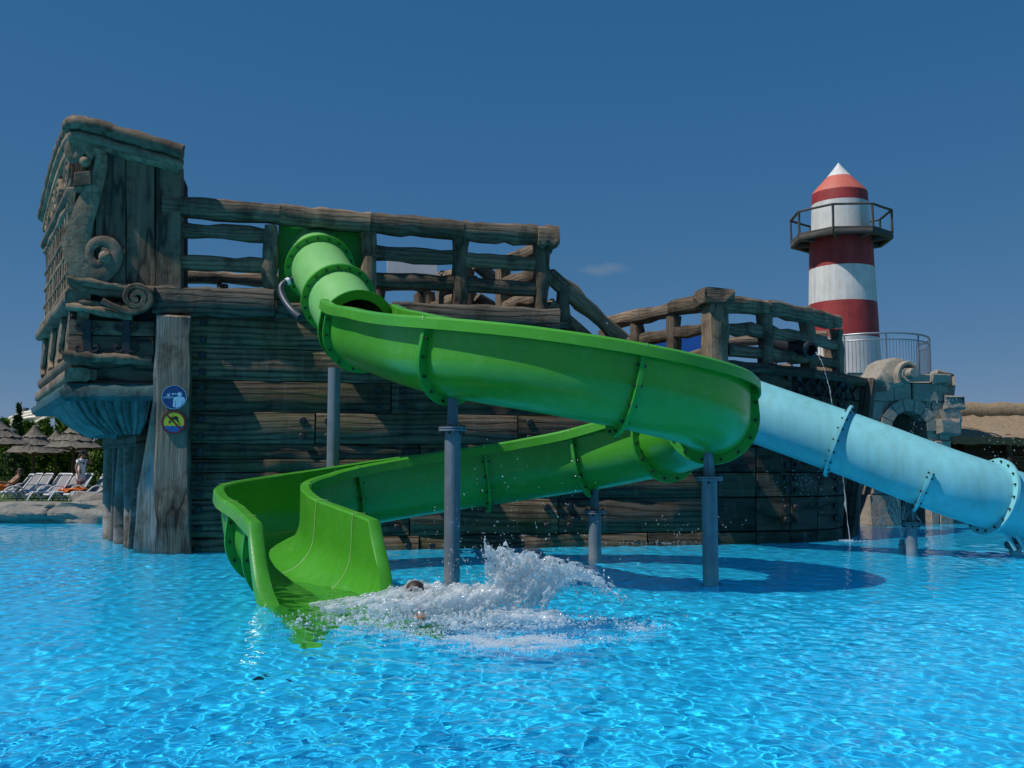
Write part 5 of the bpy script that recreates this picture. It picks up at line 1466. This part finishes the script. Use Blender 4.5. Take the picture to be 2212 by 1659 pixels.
def body_joints(handL, handR, elbL, elbR, kneeL, kneeR, ankL, ankR, s=1.0, lean=0):
    J = {'pelvis': ((0, 0, .86), (.125, .105)), 'waist': ((.01, 0, 1.0), (.105, .085)), 'chest': ((.015, 0, 1.2), (.125, .10)), 'upper': ((.0, 0, 1.31), (.105, .08)), 'neck': ((.02, 0, 1.40), .05),
         'head': ((.045, 0, 1.49), (.082, .075)), 'crown': ((.035, 0, 1.57), (.075, .07)),
         'shL': ((0, .155, 1.31), .05), 'elL': (elbL, .038), 'wrL': (handL, .027), 'shR': ((0, -.155, 1.31), .05), 'elR': (elbR, .038), 'wrR': (handR, .027),
         'hpL': ((0, .085, .80), .088), 'knL': (kneeL, .057), 'anL': (ankL, .036), 'toL': ((ankL[0] + .15, ankL[1], ankL[2] - .04), .03),
         'hpR': ((0, -.085, .80), .088), 'knR': (kneeR, .057), 'anR': (ankR, .036), 'toR': ((ankR[0] + .15, ankR[1], ankR[2] - .04), .03)}
    E = [('pelvis', 'waist'), ('waist', 'chest'), ('chest', 'upper'), ('upper', 'neck'), ('neck', 'head'), ('head', 'crown'), ('upper', 'shL'), ('shL', 'elL'), ('elL', 'wrL'), ('upper', 'shR'), ('shR', 'elR'), ('elR', 'wrR'),
         ('pelvis', 'hpL'), ('hpL', 'knL'), ('knL', 'anL'), ('anL', 'toL'), ('pelvis', 'hpR'), ('hpR', 'knR'), ('knR', 'anR'), ('anR', 'toR')]
    def hand(pre, w, el):
        wv = Vector(w); d = (wv - Vector(el)).normalized(); sd = d.cross(Vector((0, 1, 0)));
        if sd.length < .1: sd = Vector((1, 0, 0))
        sd.normalize()
        J[pre + 'pm'] = (tuple(wv + d * .06), (.028, .018)); E.append((pre + 'w', pre + 'pm'))
        for k, (o, l) in enumerate(((-.024, .055), (-.008, .065), (.008, .06), (.024, .048))):
            b = wv + d * .085 + sd * o; m_ = b + d * l * .6; t = m_ + d * l * .4 + sd.cross(d) * .02
            J[f'{pre}f{k}a'] = (tuple(m_), .008); J[f'{pre}f{k}b'] = (tuple(t), .007); E.append((pre + 'pm', f'{pre}f{k}a')); E.append((f'{pre}f{k}a', f'{pre}f{k}b'))
        th = wv + d * .04 + sd * .05; J[pre + 'th'] = (tuple(th), .009); E.append((pre + 'pm', pre + 'th'))
    J['Lw'] = (tuple(Vector(handL)), .026); J['Rw'] = (tuple(Vector(handR)), .026)
    del J['wrL'], J['wrR']
    E = [(a if a not in ('wrL', 'wrR') else {'wrL': 'Lw', 'wrR': 'Rw'}[a], b if b not in ('wrL', 'wrR') else {'wrL': 'Lw', 'wrR': 'Rw'}[b]) for a, b in E]
    hand('L', handL, elbL); hand('R', handR, elbR)
    return J, E
def face(root, M, hx=.045, hz=1.50, skin=None, shades=True):
    ball('nose', (hx + .088, 0, hz - .005), .016, skin, root, M, 2, (1, .8, 1.2))
    for s in (-1, 1):
        ball('ear', (hx - .005, s * .078, hz), .022, skin, root, M, 2, (.8, .4, 1.3))
        if not shades: ball('eye', (hx + .075, s * .03, hz + .02), .011, M_sblk, root, M, 2)
    ball('mouth', (hx + .078, 0, hz - .045), .016, M_print, root, M, 2, (.5, 1.3, .35))
    if shades:
        for s in (-1, 1): ball('sunglass_lens', (hx + .075, s * .034, hz + .02), .026, M_sblk, root, M, 2, (.45, 1, .75))

def woman():
    c = P(176, 1000, 33.6); loc = Vector((c.x, c.y, GZ)); root = empty('person', loc)
    tag(root, 'person in white t-shirt, white shorts and dark cap walking behind the bank rocks', 'person')
    sc_ = 1.02
    M = Matrix.Translation(loc) @ Matrix.Rotation(R(-12), 4, 'Z') @ Matrix.Scale(sc_, 4)
    J, E = body_joints((.20, .13, 1.42), (.03, -.22, .84), (.20, .22, 1.18), (-.05, -.21, 1.07), (.12, .08, .46), (-.02, -.09, .46), (.06, .08, .08), (-.22, -.09, .12))
    put('body', skin_mesh(J, E, M_skin), root, M)
    JS = {'p': ((-.01, 0, .84), (.15, .12)), 'q': ((-.01, 0, .93), (.15, .12)), 'w': ((.01, 0, 1.02), (.135, .11)), 'c': ((.015, 0, 1.2), (.15, .12)), 'u': ((0, 0, 1.31), (.12, .09)), 'n': ((.01, 0, 1.355), (.075, .065)), 'l': ((0, .15, 1.305), .058), 'le': ((.09, .20, 1.245), .056), 'r': ((0, -.15, 1.305), .058), 're': ((-.02, -.195, 1.19), .058)}
    put('shirt', skin_mesh(JS, [('p', 'q'), ('q', 'w'), ('w', 'c'), ('c', 'u'), ('u', 'n'), ('u', 'l'), ('l', 'le'), ('u', 'r'), ('r', 're')], M_shirt), root, M)
    JP = {'p': ((-.015, 0, .86), (.155, .125)), 't': ((0, 0, .93), (.14, .115)), 'l': ((.02, .088, .74), .108), 'll': ((.06, .088, .58), .10), 'r': ((-.01, -.09, .74), .108), 'rr': ((-.02, -.092, .58), .10)}
    put('shorts', skin_mesh(JP, [('p', 't'), ('p', 'l'), ('l', 'll'), ('p', 'r'), ('r', 'rr')], M_shirt), root, M)
    ball('hair', (.01, 0, 1.53), .098, M_hair, root, M, 3, (1, .95, 1)); ball('hair_tail', (-.05, -.03, 1.38), .075, M_hair, root, M, 3, (.7, .9, 2.0))
    ball('cap', (.03, 0, 1.585), .095, M_capm, root, M, 3, (1.05, 1, .65)); ball('cap_peak', (.12, 0, 1.575), .06, M_capm, root, M, 3, (1.2, 1.1, .18))
    ball('shirt_print', (.125, -.05, 1.20), .05, M_print, root, M, 2, (.35, 1, .8)); ball('phone', (.12, .105, 1.49), .045, M_sblk, root, M, 2, (.9, .25, 1.4))
    face(root, M, skin=M_skin)
woman()
def bather():
    c = P(14, 1000, 32.2); loc = Vector((c.x, c.y, GZ)); root = empty('person', loc); tag(root, 'person in orange shorts reclining on the dark backed lounger at the left edge', 'person')
    M = Matrix.Translation(loc + Vector((0, 0, .35))) @ Matrix.Rotation(R(-52) - R(90), 4, 'Z')
    J, E = body_joints((.25, .30, .28), (.25, -.30, .28), (-.12, .30, .22), (-.12, -.30, .22), (.45, .1, .28), (.42, -.1, .10), (.85, .1, .04), (.90, -.1, .04))
    lean = {'pelvis': (0, 0, .06), 'waist': (-.12, 0, .14), 'chest': (-.26, 0, .30), 'upper': (-.34, 0, .40), 'neck': (-.38, 0, .48), 'head': (-.39, 0, .58), 'crown': (-.40, 0, .66), 'shL': (-.34, .16, .40), 'shR': (-.34, -.16, .40), 'hpL': (.06, .09, .06), 'hpR': (.06, -.09, .06)}
    for k, v in lean.items(): J[k] = (v, J[k][1])
    put('body', skin_mesh(J, E, M_skin2), root, M)
    JP = {'p': ((0, 0, .06), (.15, .12)), 't': ((-.08, 0, .1), (.14, .11)), 'l': ((.12, .09, .08), .10), 'll': ((.28, .095, .17), .095), 'r': ((.12, -.09, .06), .10), 'rr': ((.28, -.095, .08), .095)}
    put('shorts', skin_mesh(JP, [('p', 't'), ('p', 'l'), ('l', 'll'), ('p', 'r'), ('r', 'rr')], M_orange), root, M)
    ball('hair', (-.42, 0, .63), .09, M_hair, root, M, 3)
    face(root, M, hx=-.39, hz=.60, skin=M_skin2)
bather()
SW = P(906, 1278, 9.9)
def swimmer():
    loc = Vector((SW.x, SW.y, 0)); root = empty('person', loc); tag(root, 'dark haired person plunging into the pool inside the splash below the green slide', 'person')
    M = Matrix.Translation(loc) @ Matrix.Rotation(R(-25), 4, 'Z')
    J, E = body_joints((.42, .42, .10), (.30, -.55, .02), (.16, .36, -.05), (.05, -.36, -.06), (.55, .12, -.18), (.5, -.12, -.22), (.95, .12, -.34), (.9, -.12, -.36))
    lean = {'pelvis': (.18, 0, -.42), 'waist': (.08, 0, -.30), 'chest': (-.03, 0, -.14), 'upper': (-.07, 0, -.03), 'neck': (-.06, 0, .06), 'head': (-.02, 0, .15), 'crown': (-.03, 0, .22), 'shL': (-.06, .17, -.02), 'shR': (-.06, -.17, -.02), 'hpL': (.24, .09, -.42), 'hpR': (.24, -.09, -.42)}
    for k, v in lean.items(): J[k] = (v, J[k][1])
    put('body', skin_mesh(J, E, M_skin), root, M)
    JP = {'p': ((.18, 0, -.42), (.15, .12)), 't': ((.11, 0, -.34), (.135, .11)), 'l': ((.28, .09, -.40), .10), 'll': ((.42, .10, -.30), .09), 'r': ((.28, -.09, -.40), .10), 'rr': ((.42, -.10, -.30), .09)}
    put('swim_shorts', skin_mesh(JP, [('p', 't'), ('p', 'l'), ('l', 'll'), ('p', 'r'), ('r', 'rr')], M_navy), root, M)
    ball('hair', (-.05, 0, .20), .095, M_hair, root, M, 3, (1, 1, .95))
    face(root, M, hx=-.02, hz=.16, skin=M_skin, shades=False)
swimmer()

# ------------------------------------------------------------------ splash, foam and flying drops
def ico_template(sub):
    bm = bmesh.new(); bmesh.ops.create_icosphere(bm, subdivisions=sub, radius=1); bm.verts.ensure_lookup_table()
    V = np.array([v.co[:] for v in bm.verts]); F = np.array([[v.index for v in f.verts] for f in bm.faces]); bm.free(); return V, F
def blobs(pos, rad, sub=1, stretch=None):
    V0, F0 = ico_template(sub); n = len(pos)
    V = pos[:, None, :] + V0[None] * rad[:, None, None] * (1 if stretch is None else stretch[:, None, :])
    F = F0[None] + (np.arange(n) * len(V0))[:, None, None]
    me = bpy.data.meshes.new('mesh'); v = V.reshape(-1, 3); f = F.reshape(-1, 3)
    me.vertices.add(len(v)); me.vertices.foreach_set('co', v.ravel()); me.loops.add(f.size); me.loops.foreach_set('vertex_index', f.ravel())
    me.polygons.add(len(f)); me.polygons.foreach_set('loop_start', np.arange(0, f.size, 3)); me.update(calc_edges=True); me.validate(); return me
def splash_mat(name, trans, rough, col=(.92, .97, 1.0)):
    m, nt, b = new_mat(name); b.inputs['Base Color'].default_value = (*col, 1); b.inputs['Roughness'].default_value = rough
    b.inputs['IOR'].default_value = 1.33; b.inputs['Transmission Weight'].default_value = trans; return m
def aerated(name, glass):
    m, nt, b = new_mat(name); out = nt.nodes['Material Output']; nt.nodes.remove(b)
    tr = N(nt, 'ShaderNodeBsdfTransparent'); tr.inputs['Color'].default_value = (.93, .98, 1, 1)
    gs = N(nt, 'ShaderNodeBsdfGlossy', Roughness=.06); gs.inputs['Color'].default_value = (1, 1, 1, 1)
    fr_ = N(nt, 'ShaderNodeFresnel', IOR=1.6); gl = N(nt, 'ShaderNodeMixShader')
    nt.links.new(fr_.outputs[0], gl.inputs[0]); nt.links.new(tr.outputs[0], gl.inputs[1]); nt.links.new(gs.outputs[0], gl.inputs[2])
    df = N(nt, 'ShaderNodeBsdfDiffuse'); df.inputs['Color'].default_value = (.95, .97, .99, 1)
    tl = N(nt, 'ShaderNodeBsdfTranslucent'); tl.inputs['Color'].default_value = (.95, .98, 1, 1)
    m1 = N(nt, 'ShaderNodeMixShader'); m1.inputs[0].default_value = .6; nt.links.new(df.outputs[0], m1.inputs[1]); nt.links.new(tl.outputs[0], m1.inputs[2])
    n = noise(nt, coords(nt, rand=False), 9, 4, .6)
    mr = N(nt, 'ShaderNodeMapRange'); mr.inputs['From Min'].default_value = .35; mr.inputs['From Max'].default_value = .65; mr.inputs['To Min'].default_value = max(0, glass - .3); mr.inputs['To Max'].default_value = min(1, glass + .3)
    nt.links.new(n.outputs['Fac'], mr.inputs['Value'])
    m2 = N(nt, 'ShaderNodeMixShader'); nt.links.new(mr.outputs[0], m2.inputs[0]); nt.links.new(m1.outputs[0], m2.inputs[1]); nt.links.new(gl.outputs[0], m2.inputs[2])
    nt.links.new(m2.outputs[0], out.inputs[0]); return m
M_splash = aerated('aerated_water', .55); M_foam = aerated('white_foam', .2); M_drop = aerated('water_drops', .55)
def splash():
    g = np.random.default_rng(21)
    def holes(a, b, f, ph): return np.sin(a * f + ph + 1.7 * np.sin(b * f * .6 + ph)) * np.sin(b * f * 1.3 + 2 * ph + 1.3 * np.sin(a * f * .8))
    P_, R_ = [], []
    def fbm(u, v, ph): return .5 * np.sin(3.1 * u + ph + 1.9 * np.sin(2.3 * v + ph)) + .3 * np.sin(7.3 * v + 2 * ph + 1.5 * np.sin(5.1 * u)) + .2 * np.sin(13.7 * u - 9.1 * v + 3 * ph)
    def sheet(n, x0, y0, v0, v1, tmax, ph, r0=.011, depth=.10, hole=0., nfil=16, ydrift=0.):
        """a thin torn sheet of water: launched along a line, rising and falling freely, breaking into strands at its edge"""
        u = g.random(n); edge = tmax * (.78 + .22 * fbm(u * 6, u * 3, ph)); t = .02 + (edge - .02) * g.random(n) ** .75
        vx = v0[0] + (v1[0] - v0[0]) * u; vz = (v0[1] + (v1[1] - v0[1]) * u) * (1 + .07 * fbm(u * 9, 0 * u, ph * 2))
        x = x0[0] + (x0[1] - x0[0]) * u + vx * t; z = vz * t - 4.9 * t * t
        y = y0 + depth * fbm(u * 5, t * 7, ph) * (.25 + 2 * t) + ydrift * t
        keep = (z > -.03) & (fbm(u * 15, t * 18, ph + 2) < .42 - hole - .95 * np.clip(t / edge - .45, 0, 1) ** 1.2)
        P_.append((np.stack([x, y, z], 1) + g.normal(size=(n, 3)) * .0035)[keep]); R_.append((r0 * (1.05 - .45 * t / tmax) * g.uniform(.75, 1.15, n))[keep])
        # strands running on past the torn edge
        for k in range(nfil):
            uu = g.random(); e = tmax * (.75 + .45 * g.random()); m_ = int(60 + 60 * e)
            tt = np.linspace(e * .35, e, m_); jx, jz = g.normal(0, .10, 2)
            vx = v0[0] + (v1[0] - v0[0]) * uu + jx; vz = v0[1] + (v1[1] - v0[1]) * uu + jz
            xx = x0[0] + (x0[1] - x0[0]) * uu + vx * tt; zz = vz * tt - 4.9 * tt * tt
            yy_ = y0 + depth * fbm(uu * 5 + 0 * tt, tt * 7, ph) * (.25 + 2 * tt) + ydrift * tt
            ok = zz > -.02; thin = r0 * (.75 - .5 * (tt - tt[0]) / (tt[-1] - tt[0])) * (1 + .5 * np.sin(tt * 90 + k)) * g.uniform(.6, 1.1)
            P_.append(np.stack([xx, yy_, zz], 1)[ok]); R_.append(np.clip(thin, .0035, .02)[ok])
    # tall torn crown that curls over to the right
    for k in range(6):
        sheet(5200, (-.26 + .03 * k, .30), 9.45 + .11 * k, (.0 + .1 * k, 3.6 - .13 * k), (1.20 + .12 * k, 2.95 - .1 * k), .62, k * 1.9 + .4, r0=.0112, hole=.06 + .02 * k, ydrift=-.1 + .06 * k)
    # lower sheets over and round the swimmer
    for k in range(7):
        sheet(3200, (-1.25 + .06 * k, -.2), 9.30 + .12 * k, (-.55, 1.55 + .12 * k), (.55, 2.35 - .05 * k), .40, k * 2.3 + 5, r0=.0115, hole=.0)
    # arcs over the mouth of the slide
    for k in range(4):
        sheet(1700, (-2.05 + .1 * k, -1.15), 10.15 - .22 * k, (.15, .9 + .1 * k), (.55, 2.15), .36, k * 2.9 + 9, r0=.0085, hole=.10)
    # low fan spreading right
    for k in range(3):
        sheet(1700, (-.25, .25), 9.05 + .2 * k, (.2, 1.35), (1.2, 1.1), .34, k * 1.3 + 13, r0=.0095, hole=.05)
    # churned water round the foot
    n = 2400; a = g.normal(size=n) * .62 - .55; b = g.normal(size=n) * .30 + 9.35
    lump = np.clip(.5 + .8 * fbm(a * 4, b * 4, 1.), .05, 1.4)
    z = np.abs(g.normal(size=n)) * .07 * lump * np.exp(-((a + .55) / 1.1) ** 2)
    P_.append(np.stack([a, b, z], 1)); R_.append(g.uniform(.008, .02, n))
    pos = np.concatenate(P_); rad = np.concatenate(R_)
    me = blobs(pos, rad, 1)
    o = bpy.data.objects.new('tmp', me); COL.objects.link(o)
    rm = o.modifiers.new('r', 'REMESH'); rm.mode = 'VOXEL'; rm.voxel_size = .0070; rm.use_smooth_shade = True
    sm = o.modifiers.new('m', 'SMOOTH'); sm.factor = .5; sm.iterations = 8
    dg = bpy.context.evaluated_depsgraph_get(); out = bpy.data.meshes.new_from_object(o.evaluated_get(dg)); bpy.data.objects.remove(o)
    out.materials.clear(); out.materials.append(M_splash); out.shade_smooth()
    tag(put('splash', out), 'white water thrown up where the rider meets the pool', 'splash', kind='stuff')
    # separate drops thrown round the plume and away from it
    n = 1700
    u = g.random(n); t = g.uniform(.1, .75, n); vx = g.normal(.9, .8, n); vz = g.gamma(5, .52, n) * .95
    x = g.uniform(-.9, .1, n) + vx * t; z = vz * t - 4.9 * t * t; y = 9.6 + g.normal(size=n) * .25 + g.normal(size=n) * .7 * t
    ok = z > .01
    p = np.stack([x, y, z], 1)[ok]; r = np.clip(g.lognormal(np.log(.0032), .45, len(p)), .0015, .009)
    # a few specks of spray by the blue tube and bow
    q = []
    for k in range(240):
        if k < 90: q.append(P(g.normal(1730, 45), g.normal(1035, 30), 18.2))
        elif k < 150:
            f = g.random(); q.append(P(1945 + 120 * f + g.normal() * 6, 960 - 95 * math.sin(f * 1.7) + g.normal() * 7, 21))
        elif k < 200: q.append(P(g.normal(2165, 25), g.uniform(930, 1010), 20))
        else: q.append(P(g.normal(1480, 60), g.normal(1140, 18), 18))
    q = np.array([v[:] for v in q]); p = np.concatenate([p, q]); r = np.concatenate([r, g.uniform(.004, .010, len(q))])
    stv = np.tile([1., 1., 1.], (len(p), 1)); stv[:, 2] = g.uniform(.9, 1.9, len(p)); me = blobs(p, r, 1, stv); me.materials.append(M_drop); me.shade_smooth()
    tag(put('flying_drops', me), 'scattered drops of water in the air', 'water drops', kind='stuff')
    # foam lying on the surface in front and small foam rings
    n = 9000
    a = g.normal(-.02, .36, n); b = 8.0 + g.normal(0, .20, n) + .3 * np.abs(a)
    m2 = np.concatenate([np.stack([a, b, np.abs(g.normal(0, .010, n))], 1), np.stack([g.normal(-.5, .62, 7000), g.normal(8.95, .38, 7000), np.abs(g.normal(0, .007, 7000))], 1), np.stack([g.normal(1.12, .09, 900), g.normal(8.75, .09, 900), np.abs(g.normal(0, .03, 900))], 1),
                         np.stack([g.normal(6.68, .10, 500), g.normal(19.85, .12, 500), np.abs(g.normal(0, .008, 500))], 1), np.stack([g.normal(2.6, .5, 350), g.normal(19.0, .12, 350), np.abs(g.normal(0, .03, 350))], 1)])
    keep = fbm(m2[:, 0] * 3.3, m2[:, 1] * 5, 1.0) < .10 + .25 * np.exp(-((m2[:, 0] + .02) / .4) ** 2 - ((m2[:, 1] - 8.05) / .25) ** 2)
    m2 = m2[keep]
    me = blobs(m2, np.clip(g.lognormal(np.log(.0038), .35, len(m2)), .002, .008), 1); me.materials.append(M_foam); me.shade_smooth()
    tag(put('foam', me), 'patch of white foam and bubbles on the water', 'foam', kind='stuff')
splash()

def drains():
    for i, (x, y, l) in enumerate(((570, 1456, 'small dark drain cover on the pool floor, left of its pair'), (620, 1462, 'small dark drain cover on the pool floor, right of its pair'))):
        d = P(x, y, 1.0); t = -CAM_H / (d.z - CAM_H) + .60      # seen through the bent light of the water
        o = put('drain_cover', cyl_mesh(.035, .035, .02, M_steel, 20), None, Matrix.Translation((d.x * t, d.y * t, FLOOR_Z))); tag(o, l, 'drain', 'drain covers in the pool floor')
drains()
